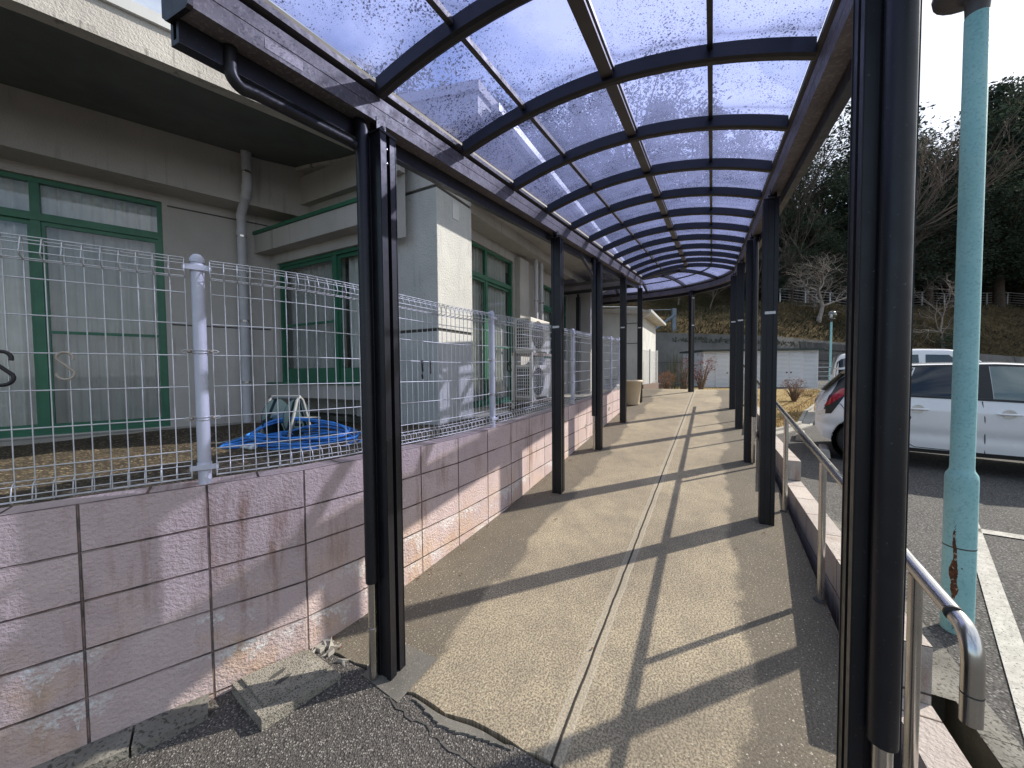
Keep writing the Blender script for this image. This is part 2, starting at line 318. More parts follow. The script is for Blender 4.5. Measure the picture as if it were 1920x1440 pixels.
M['asphalt'] = asphalt_mat('asphalt', (0.108, 0.104, 0.098), (0.080, 0.077, 0.073), (0.30, 0.29, 0.27), 75, 0.7)
M['apron'] = asphalt_mat('coarse_asphalt', (0.118, 0.107, 0.098), (0.080, 0.074, 0.069), (0.38, 0.36, 0.33), 125, 0.85)

# yard soil, dry grass, hillside
t = NT('yard_soil')
col = t.mix(t.ramp(t.noise(2.2, 6, 0.65), 0.35, 0.65), (0.085, 0.070, 0.052), (0.045, 0.039, 0.033))
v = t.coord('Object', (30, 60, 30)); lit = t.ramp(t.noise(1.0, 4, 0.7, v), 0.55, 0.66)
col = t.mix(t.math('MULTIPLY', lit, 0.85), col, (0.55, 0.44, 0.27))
M['soil'] = t.done(t.bsdf(col, 0.95, 0, t.bump(t.noise(45, 5, 0.7), 0.9, 0.02), 0.1))
M['drygrass'] = surf('dry_lawn', (0.40, 0.29, 0.14), (0.26, 0.19, 0.09), 5, 0.95, 0, 0.9, 50, 0.1, speck=(90, (0.16, 0.13, 0.06), 0.55, 0.7), bdist=0.03)
t = NT('hillside_grass')
g = t.noise(0.16, 5, 0.6); f = t.noise(2.2, 8, 0.72); ff = t.noise(9.0, 6, 0.75)
col = t.mix(t.ramp(g, 0.40, 0.60), (0.165, 0.118, 0.062), (0.060, 0.052, 0.026))
col = t.mix(t.math('MULTIPLY', t.ramp(f, 0.45, 0.62), 0.75), col, (0.035, 0.032, 0.018))
col = t.mix(t.math('MULTIPLY', t.ramp(ff, 0.56, 0.66), 0.6), col, (0.27, 0.20, 0.10))
M['hill'] = t.done(t.bsdf(col, 0.97, 0, t.bump(t.math('ADD', t.noise(1.6, 6, 0.7), t.math('MULTIPLY', ff, 0.5)), 1.0, 0.5), 0.05))

# teal paint with chalky mottling, scuffs and a rusted seam near the foot (object origin at the foot)
t = NT('teal_paint'); ob = t.tc.outputs['Object']
col = t.mix(t.ramp(t.noise(5, 6, 0.65), 0.35, 0.65), (0.235, 0.475, 0.48), (0.30, 0.54, 0.54))
col = t.mix(t.math('MULTIPLY', t.ramp(t.noise(70, 4, 0.7), 0.52, 0.66), 0.45), col, (0.10, 0.21, 0.23))
col = t.mix(t.ramp(t.noise(24, 3, 0.5), 0.735, 0.755), col, (0.03, 0.05, 0.05))
M['teal'] = t.done(t.bsdf(col, 0.55, 0, t.bump(t.noise(60, 4, 0.6), 0.25, 0.004), 0.4))
M['rustseam'] = surf('rust', (0.16, 0.062, 0.026), (0.045, 0.022, 0.014), 40, 0.9, 0, 0.9, 120, 0.1, speck=(60, (0.42, 0.40, 0.34), 0.60, 0.9))

# car paint and lamps
M['carwhite'] = surf('white_car_paint', (0.84, 0.85, 0.86), (0.82, 0.83, 0.84), 2, 0.25, 0, 0.0, 50, 0.5, coat=1.0)
t = NT('tail_lamp'); M['redlamp'] = t.done(t.bsdf((0.34, 0.008, 0.012), 0.12, 0, None, 0.6, 0.6))
t = NT('amber_lamp'); M['whitelamp'] = t.done(t.bsdf((0.55, 0.55, 0.56), 0.15, 0.3, None, 0.6, 0.6))

def leaf_mat(name, a, b, trans=0.25, nscale=0.9):
    t = NT(name); col = t.mix(t.ramp(t.noise(nscale, 4, 0.6), 0.35, 0.65), a, b)
    gi = t.n.new('ShaderNodeObjectInfo')
    col = t.mix(t.math('MULTIPLY', gi.outputs['Random'], 0.5), col, tuple(c*0.55 for c in a))
    p = t.bsdf(col, 0.75, 0, None, 0.25)
    tl = t.n.new('ShaderNodeBsdfTranslucent'); t.l.new(col, tl.inputs['Color'])
    ms = t.n.new('ShaderNodeMixShader'); ms.inputs[0].default_value = trans
    t.l.new(p, ms.inputs[1]); t.l.new(tl.outputs[0], ms.inputs[2]); return t.done(ms.outputs[0])
M['needle'] = leaf_mat('dark_needles', (0.034, 0.056, 0.044), (0.066, 0.092, 0.060))
M['broadleaf'] = leaf_mat('evergreen_leaves', (0.040, 0.062, 0.042), (0.080, 0.104, 0.056))
M['nandina'] = leaf_mat('red_leaves', (0.23, 0.035, 0.030), (0.10, 0.05, 0.03), 0.3, 6)
M['rustleaf'] = leaf_mat('rust_leaves', (0.26, 0.12, 0.075), (0.17, 0.085, 0.05), 0.3, 6)
M['canegreen'] = leaf_mat('cane_green', (0.06, 0.09, 0.035), (0.12, 0.12, 0.05), 0.2, 6)
M['straw'] = leaf_mat('straw', (0.38, 0.27, 0.13), (0.26, 0.18, 0.08), 0.3, 6)

# ---------------------------------------------------------------- mesh helpers
class MB:
    def __init__(s): s.v, s.f, s.uv, s.sm = [], [], {}, []
    def add(s, vs, fs, uvs=None, smooth=False):
        o = len(s.v); s.v += [tuple(p) for p in vs]
        for i, f in enumerate(fs):
            if uvs: s.uv[len(s.f)] = [uvs[k] for k in f]
            s.f.append(tuple(k+o for k in f)); s.sm.append(smooth)
        return s
    def box(s, c, ex, ey, ez, bev=0.0):
        """box centred at c with half-extent vectors ex, ey, ez"""
        c, ex, ey, ez = Vector(c), Vector(ex), Vector(ey), Vector(ez)
        if bev <= 0:
            vs = [c+a*ex+b*ey+d*ez for a in (-1, 1) for b in (-1, 1) for d in (-1, 1)]
            return s.add(vs, [(0, 1, 3, 2), (4, 6, 7, 5), (0, 4, 5, 1), (2, 3, 7, 6), (0, 2, 6, 4), (1, 5, 7, 3)])
        bm = bmesh.new()
        vs = [bm.verts.new(c+a*ex+b*ey+d*ez) for a in (-1, 1) for b in (-1, 1) for d in (-1, 1)]
        for f in [(0, 1, 3, 2), (4, 6, 7, 5), (0, 4, 5, 1), (2, 3, 7, 6), (0, 2, 6, 4), (1, 5, 7, 3)]: bm.faces.new([vs[k] for k in f])
        bmesh.ops.bevel(bm, geom=bm.edges[:], offset=bev, segments=2, affect='EDGES', profile=0.6)
        bm.verts.index_update()
        s.add([v.co.copy() for v in bm.verts], [[v.index for v in f.verts] for f in bm.faces]); bm.free(); return s
    def bst(s, s0, s1, t0, t1, z0, z1, bev=0.0, slope=0.0):
        """box in ramp coordinates; slope lifts the far end"""
        if slope:
            vs = [W(a, b, z+slope*(a-s0)) for a in (s0, s1) for b in (t0, t1) for z in (z0, z1)]
            return s.add(vs, [(0, 1, 3, 2), (4, 6, 7, 5), (0, 4, 5, 1), (2, 3, 7, 6), (0, 2, 6, 4), (1, 5, 7, 3)])
        return s.box(W((s0+s1)/2, (t0+t1)/2, (z0+z1)/2), u*(s1-s0)/2, w*(t1-t0)/2, ZUP*(z1-z0)/2, bev)
    def tube(s, pts, r, n=8, caps=True, smooth=True, closed=False):
        pts = [Vector(p) for p in pts]; rs = r if isinstance(r, (list, tuple)) else [r]*len(pts)
        rings = []; prev = None; N = len(pts)
        for i, p in enumerate(pts):
            if closed: d = pts[(i+1) % N]-pts[i-1]
            else: d = pts[min(i+1, N-1)]-pts[max(i-1, 0)]
            if d.length < 1e-9: d = Vector((0, 0, 1))
            d.normalize()
            if prev is None:
                a = Vector((0, 0, 1)) if abs(d.z) < 0.9 else Vector((1, 0, 0))
                x = d.cross(a).normalized()
            else:
                x = prev-d*prev.dot(d)
                x = x.normalized() if x.length > 1e-6 else d.orthogonal().normalized()
            y = d.cross(x); prev = x
            rings.append([p+(x*cos(2*pi*k/n)+y*sin(2*pi*k/n))*rs[i] for k in range(n)])
        vs = [q for g in rings for q in g]; fs = []
        for i in range(N if closed else N-1):
            for k in range(n):
                a, b = i*n, ((i+1) % N)*n
                fs.append((a+k, a+(k+1) % n, b+(k+1) % n, b+k))
        s.add(vs, fs, None, smooth)
        if caps and not closed:
            s.add(rings[0], [tuple(range(n))[::-1]]); s.add(rings[-1], [tuple(range(n))])
        return s
    def lathe(s, base, prof, n=20, axis=None, smooth=True):
        """prof: (radius, height) along axis from base"""
        ax = Vector(axis or (0, 0, 1)).normalized(); x = ax.orthogonal().normalized(); y = ax.cross(x)
        vs = [Vector(base)+ax*h+(x*cos(2*pi*k/n)+y*sin(2*pi*k/n))*max(r, 1e-4) for r, h in prof for k in range(n)]
        fs = [(i*n+k, i*n+(k+1) % n, (i+1)*n+(k+1) % n, (i+1)*n+k) for i in range(len(prof)-1) for k in range(n)]
        return s.add(vs, fs, None, smooth)
    def sweep(s, frames, prof, smooth=False, caps=True):
        """frames: function (n, z)->point list; prof: closed polygon of (n, z)"""
        k = len(prof); vs = [fr(a, b) for fr in frames for a, b in prof]
        fs = [(i*k+j, i*k+(j+1) % k, (i+1)*k+(j+1) % k, (i+1)*k+j) for i in range(len(frames)-1) for j in range(k)]
        s.add(vs, fs, None, smooth)
        if caps:
            s.add([fr for fr in (frames[0](a, b) for a, b in prof)], [tuple(range(k))[::-1]])
            s.add([fr for fr in (frames[-1](a, b) for a, b in prof)], [tuple(range(k))])
        return s
    def prism(s, poly, vec):
        poly = [Vector(p) for p in poly]; k = len(poly); vec = Vector(vec)
        s.add(poly+[p+vec for p in poly], [tuple(range(k))[::-1], tuple(range(k, 2*k))]+[(i, (i+1) % k, k+(i+1) % k, k+i) for i in range(k)])
        return s
    def build(s, name, mat, parent=None, origin=None, recalc=True):
        """link as ONE mesh object; parent is a thing (Empty or mesh) whose '_org' holds its world origin"""
        org = Vector(parent['_org']) if parent is not None else Vector(origin or (0, 0, 0))
        me = bpy.data.meshes.new(name)
        me.from_pydata([tuple(Vector(p)-org) for p in s.v], [], s.f)
        for i, p in enumerate(me.polygons): p.use_smooth = s.sm[i]
        if s.uv:
            ul = me.uv_layers.new(name='UVMap')
            for i, p in enumerate(me.polygons):
                if i in s.uv:
                    for k, li in enumerate(p.loop_indices): ul.data[li].uv = s.uv[i][k]
        if recalc:
            bm = bmesh.new(); bm.from_mesh(me); bmesh.ops.recalc_face_normals(bm, faces=bm.faces[:]); bm.to_mesh(me); bm.free()
        me.materials.append(M[mat] if isinstance(mat, str) else mat)
        o = bpy.data.objects.new(name, me); COL.objects.link(o)
        if parent is not None: o.parent = parent
        else: o.location = org
        o['_org'] = tuple(org)
        return o

def tag(o, label, cat, group=None):
    o['label'] = label; o['category'] = cat
    if group: o['group'] = group
    return o
def thing(name, label, cat, loc=(0, 0, 0), group=None):
    o = bpy.data.objects.new(name, None); COL.objects.link(o); o.location = loc; o['_org'] = tuple(loc)
    o.empty_display_size = 0.2
    return tag(o, label, cat, group)
def struct(o, kind='structure'): o['kind'] = kind; return o
def dup(root, loc, rotz=0.0, scale=1.0, label=None, group=None):
    r = root.copy(); COL.objects.link(r); r.location = loc; r.rotation_euler = (0, 0, rotz)
    r.scale = scale if isinstance(scale, tuple) else (scale,)*3
    r['_org'] = tuple(loc)
    if label: r['label'] = label
    if group: r['group'] = group
    for ch in root.children:
        c = ch.copy(); COL.objects.link(c); c.parent = r
        for g in ch.children:
            d = g.copy(); COL.objects.link(d); d.parent = c
    return r
def arc(c, x, y, r, a0, a1, n): return [Vector(c)+Vector(x)*r*cos(a0+(a1-a0)*i/n)+Vector(y)*r*sin(a0+(a1-a0)*i/n) for i in range(n+1)]
def lerp(a, b, f): return a+(b-a)*f
def interp(x, tab):
    if x <= tab[0][0]: return tab[0][1]
    for (a, p), (b, q) in zip(tab, tab[1:]):
        if x <= b: return lerp(p, q, (x-a)/(b-a))
    return tab[-1][1]
def smoothstep(a, b, x):
    x = max(0, min(1, (x-a)/(b-a))); return x*x*(3-2*x)
def hnoise(x, y):
    return (sin(x*1.7+1.3*sin(y*0.9))+sin(y*2.1+1.7*sin(x*1.1))+0.5*sin(x*4.3+y*3.7))/2.5

# ================================================================ THE SETTING
# ---- ground sheet (parking lot), with a slot left open for the side ditch
SB = [-400, -60, -20, -6, -2, -0.6, 0.25, 2.55, 4, 6, 8, 10, 12, 15, 20, 30, 60, 400]
TB = [-400, -60, -20, -8, -4, -1.9, -0.5, 0.80, 1.02, 2, 4, 7, 12, 20, 40, 400]
mb = MB()
for i in range(len(SB)-1):
    for j in range(len(TB)-1):
        if SB[i] == 0.25 and TB[j] == 0.80: continue
        q = [(SB[i], TB[j]), (SB[i+1], TB[j]), (SB[i+1], TB[j+1]), (SB[i], TB[j+1])]
        mb.add([W(a, b, zgst(a, b)) for a, b in q], [(0, 1, 2, 3)])
struct(mb.build('parking_lot', 'asphalt'))
# ditch
mb = MB(); a, b = 0.25, 2.55
zb = [zgst(a, 0.9)-0.22, zgst(b, 0.9)-0.22]
mb.add([W(a, 0.80, zb[0]), W(b, 0.80, zb[1]), W(b, 1.02, zb[1]), W(a, 1.02, zb[0]),
        W(a, 0.80, zgst(a, 0.8)), W(b, 0.80, zgst(b, 0.8)), W(b, 1.02, zgst(b, 1.02)), W(a, 1.02, zgst(a, 1.02))],
       [(0, 1, 2, 3), (0, 4, 5, 1), (3, 2, 6, 7), (0, 3, 7, 4), (1, 5, 6, 2)])
struct(mb.build('drain_ditch', 'mossy'))
# concrete lip of the ditch and the strip beside the low wall
mb = MB()
N = 26
for k in range(N):
    s0, s1 = 0.25+k*0.17, 0.25+(k+1)*0.17-0.004*(k % 4 == 3)
    t0 = 1.02 if s1 < 2.6 else 0.81
    t1 = 1.14+0.012*hnoise(s0*3, 1)
    zz = lambda a, b: zgst(a, b)+0.006
    mb.add([W(s0, t0, zz(s0, t0)), W(s1, t0, zz(s1, t0)), W(s1, t1, zz(s1, t1)), W(s0, t1, zz(s0, t1))], [(0, 1, 2, 3)])
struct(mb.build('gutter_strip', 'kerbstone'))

# ---- the ramp slab, jagged at its foot
mb = MB()
random.seed(3)
tb = [-2.0+0.065*k for k in range(41)]     # -2.0 .. 0.6
tb = [x for x in tb if x < 0.6]+[0.6]
jag = [1.285+0.02*hnoise(x*5, 2)+random.uniform(-0.007, 0.007)-(0.06*max(0, 1-abs(x+1.38)/0.18)) for x in tb]
def wall_t(s):     # front face of the block wall at s
    return interp(s, [(-2.0, -3.75), (-1.0, -3.08), (-0.4, -2.70), (0.1, -2.41), (0.35, -2.285), (0.48, -2.23), (0.64, -2.16), (0.84, -2.07), (1.02, -1.985), (1.2, -1.91), (1.5, -1.855), (1.9, -1.815), (2.5, -1.77), (3.1, -1.73), (4.3, -1.71), (7.95, -1.66)])
ss = [None, 1.6, 2.2, 3, 4, 5, 6, 7, 7.95, 8.6, 9.4, 10.2, 11.0, 11.7]
rows = []
for s in ss:
    rows.append([(jag[k] if s is None else s, x) for k, x in enumerate(tb)])
for i in range(len(rows)-1):
    for k in range(len(tb)-1):
        q = [rows[i][k], rows[i+1][k], rows[i+1][k+1], rows[i][k+1]]
        mb.add([W(a, b, fl(a)) for a, b in q], [(0, 1, 2, 3)], [(a, b) for a, b in q])
for k in range(len(tb)-1):   # broken front edge
    a, b = rows[0][k], rows[0][k+1]
    mb.add([W(*a, fl(a[0])), W(*b, fl(b[0])), W(*b, -0.2), W(*a, -0.2)], [(0, 1, 2, 3)], [a, b, b, a])
for (s0, s1) in zip([1.3]+ss[1:-1], ss[1:]):  # right side
    mb.add([W(s0, 0.6, fl(s0)), W(s1, 0.6, fl(s1)), W(s1, 0.6, -0.2), W(s0, 0.6, -0.2)], [(0, 1, 2, 3)], [(s0, 0.6), (s1, 0.6), (s1, 0.7), (s0, 0.7)])
mb.add([W(11.7, -2, fl(11.7)), W(11.7, 0.6, fl(11.7)), W(11.7, 0.6, -0.2), W(11.7, -2, -0.2)], [(0, 1, 2, 3)], [(0, 0)]*4)
# landing that turns left round the building
for a, b in ((7.95, 9.4), (9.4, 11.7)):
    q = [(a, -7), (b, -7), (b, -2.0), (a, -2.0)]
    mb.add([W(x, y, fl(x)) for x, y in q], [(0, 1, 2, 3)], q)
struct(mb.build('ramp_path', 'ramp', recalc=False))

# ---- asphalt apron that climbs to the ramp foot, cracked edge
mb = MB(); random.seed(5)
sa = [-3.0, -1.5, -0.5, 0.2, 0.6, 0.9, 1.1, 1.2, None]
def za(s, t): return max(zgst(s, t)+0.006, 0.0965-0.084*(1.28-s)) if s > -0.5 else zgst(s, t)+0.004
tb2 = [-6+0.4*k for k in range(10)]+[-2.0+0.065*k for k in range(46)]
edge = {}
for x in tb2: edge[x] = 1.271+0.02*hnoise(x*5, 2)+random.uniform(-0.006, 0.006)-(0.055*max(0, 1-abs(x+1.38)/0.18))-(0.02 if -1.2 < x < -0.75 else 0)
for i in range(len(sa)-1):
    for a, b in zip(tb2, tb2[1:]):
        q = [(sa[i], a), (sa[i+1] if sa[i+1] is not None else edge[a], a), (sa[i+1] if sa[i+1] is not None else edge[b], b), (sa[i], b)]
        if a > 0.7 and q[0][0] > -0.5: continue
        mb.add([W(p, r, za(p, r)-(0.003 if p in (edge[a], edge[b]) else 0)) for p, r in q], [(0, 1, 2, 3)])
struct(mb.build('asphalt_apron', 'apron'))
# loose concrete sliver along the broken edge, and cracks in the asphalt
mb = MB(); random.seed(9)
pts = [(-1.20+0.03*k) for k in range(18)]
for a, b in zip(pts, pts[1:]):
    c0 = 1.271+0.02*hnoise(a*5, 2)-0.010; c1 = 1.271+0.02*hnoise(b*5, 2)-0.010
    w0, w1 = 0.035*sin(pi*(a+1.22)/0.56)**2+0.012*random.random(), 0.035*sin(pi*(b+1.22)/0.56)**2
    mb.prism([W(c0, a, 0.080), W(c1, b, 0.080), W(c1-w1-0.004, b, 0.080), W(c0-w0-0.004, a, 0.080)], (0, 0, 0.019))
struct(mb.build('broken_edge_mortar', 'patch'))
mb = MB(); random.seed(11)
def crack(p0, p1, n, amp, wd, zf):
    P = []
    for k in range(n+1):
        f = k/n; P.append((lerp(p0[0], p1[0], f)+random.uniform(-amp, amp), lerp(p0[1], p1[1], f)+random.uniform(-amp, amp)))
    for a, b in zip(P, P[1:]):
        ww = wd*random.uniform(0.5, 1.2)
        mb.add([W(a[0]-ww, a[1], zf(*a)), W(b[0]-ww, b[1], zf(*b)), W(b[0]+ww, b[1], zf(*b)), W(a[0]+ww, a[1], zf(*a))], [(0, 1, 2, 3)])
crack((1.20, -1.33), (1.12, -0.55), 24, 0.012, 0.004, lambda a, b: za(a, b)+0.004)
crack((0.25, 1.17), (3.2, 1.16), 40, 0.010, 0.006, lambda a, b: zgst(a, b)+0.010)
crack((2.6, 1.22), (1.6, 2.1), 16, 0.02, 0.004, lambda a, b: zgst(a, b)+0.014)
struct(mb.build('asphalt_cracks', 'groove'))
# smooth repair patch at the foot of the first post
mb = MB()
mb.add([W(a, b, fl(a)+0.004) for a, b in ((1.235, -1.52), (1.47, -1.54), (1.47, -1.235), (1.205, -1.25))], [(0, 1, 2, 3)])
struct(mb.build('post_footing_patch', 'patch'))

# ---- courtyard soil behind the wall, and the concrete strip along its wall
mb = MB(); random.seed(4)
gs = [-6, -4, -3, -2, -1.2]+[-0.8+0.25*k for k in range(36)]
for a, b in zip(gs, gs[1:]):
    for k in range(12):
        f0, f1 = k/12, (k+1)/12
        def tt(s, f): return lerp(wall_t(s)-0.11, -9.0, f**1.6)
        def zz(s, t): return 0.945+0.012*max(0, s)+0.03*hnoise(s*2, t*2)-0.05*smoothstep(0.4, 1.5, wall_t(s)-t)
        q = [(a, tt(a, f0)), (b, tt(b, f0)), (b, tt(b, f1)), (a, tt(a, f1))]
        if b > 7.96: continue
        mb.add([W(x, y, zz(x, y)) for x, y in q], [(0, 1, 2, 3)], None, True)
struct(mb.build('yard_soil', 'soil'))

# ---- painted lines
mb = MB()
def zl(p): return zg(p[0], p[1])+0.009
a, b, c = (4.45, 3.92), (3.56, 2.83), (1.15, 0.62)
def strip(p, q, wd, n=14):
    p, q = Vector((*p, 0)), Vector((*q, 0)); d = (q-p).normalized(); nn = Vector((d.y, -d.x, 0))*wd
    for k in range(n):
        x0, x1 = p.lerp(q, k/n), p.lerp(q, (k+1)/n)
        mb.add([Vector((v.x, v.y, zl(v))) for v in (x0, x1, x1+nn, x0+nn)], [(0, 1, 2, 3)])
strip((4.64, 3.83), (1.28, 0.72), -0.10)
strip((4.25, 3.46), (7.4, 1.55), 0.12)
struct(mb.build('parking_line', 'white_paint'))

# ---- dry lawn beyond the handrail with its kerb
def gp(x, y): return Vector((x, y, zg(x, y)))
lawn = [(4.9, 7.6), (5.9, 8.2), (6.75, 8.8), (8.3, 10.6), (10.6, 12.9), (13.6, 15.9), (14.2, 17.4), (9.0, 20), (6.5, 18), (4.6, 9.4)]
mb = MB()
c = Vector((8.0, 13.0, 0))
for p, q in zip(lawn, lawn[1:]+lawn[:1]):
    P, Q = Vector((*p, 0)), Vector((*q, 0))
    for k in range(6):
        f0, f1 = k/6, (k+1)/6
        ring = [c.lerp(P, f0), c.lerp(Q, f0), c.lerp(Q, f1), c.lerp(P, f1)]
        mb.add([Vector((v.x, v.y, zg(v.x, v.y)+0.03+0.06*(1-abs(2*((f0+f1)/2)-1)))) for v in ring], [(0, 1, 2, 3)])
struct(mb.build('dry_lawn', 'drygrass'))
mb = MB()
kp = [Vector((*p, 0)) for p in lawn[:7]]
for off, wd, hgt in ((0.0, 0.07, 0.06), (0.07, 0.16, 0.012), (0.23, 0.05, 0.03)):
    def off_pt(i, o):
        d = (kp[min(i+1, len(kp)-1)]-kp[max(i-1, 0)]).normalized(); n = Vector((d.y, -d.x, 0)); return kp[i]+n*o
    for i in range(len(kp)-1):
        q = [off_pt(i, off), off_pt(i+1, off), off_pt(i+1, off+wd), off_pt(i, off+wd)]
        bot = [Vector((v.x, v.y, zg(v.x, v.y)-0.03)) for v in q]; mb.prism(bot, (0, 0, 0.03+hgt))
struct(mb.build('kerb', 'concrete'))
# grass blades on the lawn
mb = MB(); random.seed(21)
for _ in range(5200):
    i = random.randrange(len(lawn)); P = Vector((*lawn[i], 0)); Q = Vector((*lawn[(i+1) % len(lawn)], 0))
    a, b = random.random(), random.random()
    if a+b > 1: a, b = 1-a, 1-b
    p = c+(P-c)*a+(Q-c)*b; h = random.uniform(0.04, 0.13); th = random.uniform(0, pi); d = Vector((cos(th), sin(th), 0))*0.012
    z = zg(p.x, p.y)+0.03; lean = Vector((random.uniform(-.05, .05), random.uniform(-.05, .05), 0))
    mb.add([Vector((p.x, p.y, z))-d, Vector((p.x, p.y, z))+d, Vector((p.x, p.y, z+h))+lean], [(0, 1, 2)])
struct(mb.build('lawn_grass_blades', 'straw', recalc=False), 'stuff')

# ---- hillside
def Yw(x): return interp(x, [(-60, 27), (6, 24.5), (17.5, 25), (24.6, 27), (41, 30), (90, 38)])
def ztop(x): return interp(x, [(-60, 4.4), (8, 4.05), (17.5, 3.72), (24.6, 3.3), (41, 2.3), (90, 1.8)])
def hill(x, y):
    d = y-Yw(x); zt = ztop(x)
    crest = interp(x, [(-60, 5.6), (8, 5.7), (14, 6.0), (19, 6.9), (22, 7.5), (28, 7.5), (34, 7.0), (42, 7.7), (90, 8.5)])
    width = interp(x, [(8, 5.0), (20, 7.5), (40, 7.5)])
    if d <= width:
        f = d/width; z = zt+(crest-zt)*(sin(f*pi/2)**1.0)
    else:
        g = interp(x, [(-60, 0.55), (8, 0.55), (16, 0.42), (24, 0.12), (60, 0.16)])
        g2 = 0.62
        dd = d-width; z = crest+g*min(max(0, dd-1.5), 3.0)-0.06*min(dd, 1.5)+g2*max(0, dd-4.5)
    return z+0.16*hnoise(x*0.9, y*0.9)*min(1, max(0, d))+0.07*hnoise(x*2.7, y*3.1)*min(1, max(0, d))
mb = MB()
xs = [-70+2.6*k for k in range(27)]+[0.2+0.75*k for k in range(70)]+[53+3.5*k for k in range(16)]
ds = [0, 0.3, 0.8]+[1.5+0.7*k for k in range(14)]+[12+2*k for k in range(8)]+[30, 36, 44, 56, 70]
vs = [(x, Yw(x)+d, hill(x, Yw(x)+d)) for d in ds for x in xs]; n = len(xs)
mb.add(vs, [(i*n+k, i*n+k+1, (i+1)*n+k+1, (i+1)*n+k) for i in range(len(ds)-1) for k in range(n-1)], None, True)
struct(mb.build('hillside', 'hill'))
# tufts of dry grass on the bank
mb = MB(); random.seed(31)
for _ in range(15000):
    x = random.uniform(5, 52); d = random.random()**1.2*10; y = Yw(x)+0.2+d
    z = hill(x, y); h = random.uniform(0.10, 0.34); th = random.uniform(0, pi); dv = Vector((cos(th), sin(th), 0))*random.uniform(0.02, 0.06)
    ln = Vector((random.uniform(-.18, .18), random.uniform(-.3, .05), 0)); p = Vector((x, y, z-0.03))
    mb.add([p-dv, p+dv, p+ln+Vector((0, 0, h))], [(0, 1, 2)])
struct(mb.build('bank_grass', surf('bank_straw', (0.155, 0.118, 0.060), (0.045, 0.040, 0.020), 0.35, 0.95, 0, 0, lo=0.42, hi=0.58), recalc=False), 'stuff')

# dry leaves and grit gathered along the edges of the ramp
mb = MB(); random.seed(55)
for k in range(420):
    s_ = random.uniform(1.3, 10.5)
    side = random.random()
    t_ = wall_t(s_)+abs(random.gauss(0, 0.07))+0.01 if side < 0.55 else 0.64-abs(random.gauss(0, 0.05))
    if random.random() < 0.10: t_ = random.uniform(-1.6, 0.5)
    r = random.uniform(0.004, 0.016); a = random.random()*6.28; p = W(s_, t_, fl(s_)+(0.006 if t_ < 0.6 else -0.1)) if t_ < 0.6 else W(s_, 0.59, fl(s_)+0.006)
    d = Vector((cos(a), sin(a), 0))*r; e = Vector((-sin(a), cos(a), 0))*r*random.uniform(0.3, 0.6)
    mb.add([p-d, p-e+ZUP*r*0.3, p+d+ZUP*r*0.2, p+e+ZUP*r*0.4], [(0, 1, 2, 3)])
struct(mb.build('leaf_litter', 'rustleaf', recalc=False), 'stuff')

# ================================================================ CANOPY
D1 = 8.9; RC = 1.5; TC = -2.0; D2 = D1+RC*pi/2; DEND = 14.6
HB = 2.65; HW = 0.91
def cpos(d, n):
    """centre-line distance d, offset n to the right -> (s, t)"""
    if d <= D1: return d, -0.5+n
    if d <= D2:
        th = (d-D1)/RC; return D1+(RC+n)*sin(th), TC+(RC+n)*cos(th)
    return D1+RC+n, TC-(d-D2)
SKEW = 0.074
def cz(d): return fl(cpos(d, 0)[0])
def cfr(d):
    z0 = cz(d)
    def f(n, z):
        s, t = cpos(d+SKEW*n, n); return W(s, t, z0+z)
    return f
def arch(n): return 2.862+0.168*(1-(n/HW)**2)
canopy = thing('covered_walkway', 'long curved canopy of black metal posts and arched purple tinted roof over the concrete ramp', 'canopy', W(1.32, -0.5, 0.1))
dsamp = [0.65]+[0.65+0.65*k for k in range(13)]+[D1+(D2-D1)*k/14 for k in range(15)]+[D2+0.6*k for k in range(1, 6)]
# edge beams (gutter boxes)
for sg, nm in ((-1, 'left'), (1, 'right')):
    frs = [(lambda F_: (lambda n, z: F_(sg*(HW+n), z)))(cfr(d)) for d in dsamp]
    prof = [(-0.006, 2.68), (-0.006, 2.740), (-0.002, 2.742), (-0.006, 2.744), (-0.006, 2.797), (0.118, 2.797), (0.120, 2.79), (0.120, 2.69), (0.110, 2.68)]
    bmx = MB().sweep(frs, prof).build('edge_beam', 'beam', canopy)
    if sg > 0: bmx['label'] = 'outer edge beam carried by the posts along the handrail side'
    else: bmx['label'] = 'dusty inner edge beam on the building side'
    rail = MB().sweep(frs, [(0.072, 2.605), (0.072, 2.678), (0.085, 2.678), (0.085, 2.62), (0.102, 2.62), (0.102, 2.678), (0.116, 2.678), (0.116, 2.605)]).build('under_rail', 'black', bmx)
    lip = MB().sweep(frs, [(0.03, 2.799), (0.03, 2.815), (-0.018, 2.822), (-0.018, 2.846), (0.0, 2.860), (0.010, 2.885), (0.110, 2.885), (0.120, 2.875), (0.120, 2.799)]).build('panel_seat', 'purlin', bmx)
# gutter end caps at the near end
for sg in (-1, 1):
    f = cfr(0.65); g = cfr(0.635)
    A = [f(sg*(HW+a), z) for a, z in ((-0.012, 2.68), (-0.015, 2.80), (0.01, 2.88), (0.05, 2.90), (0.110, 2.895), (0.130, 2.87), (0.130, 2.69), (0.11, 2.672), (0.0, 2.672))]
    MB().prism(A, g(0, 0)-f(0, 0)).build('beam_end_cap', 'black', canopy)
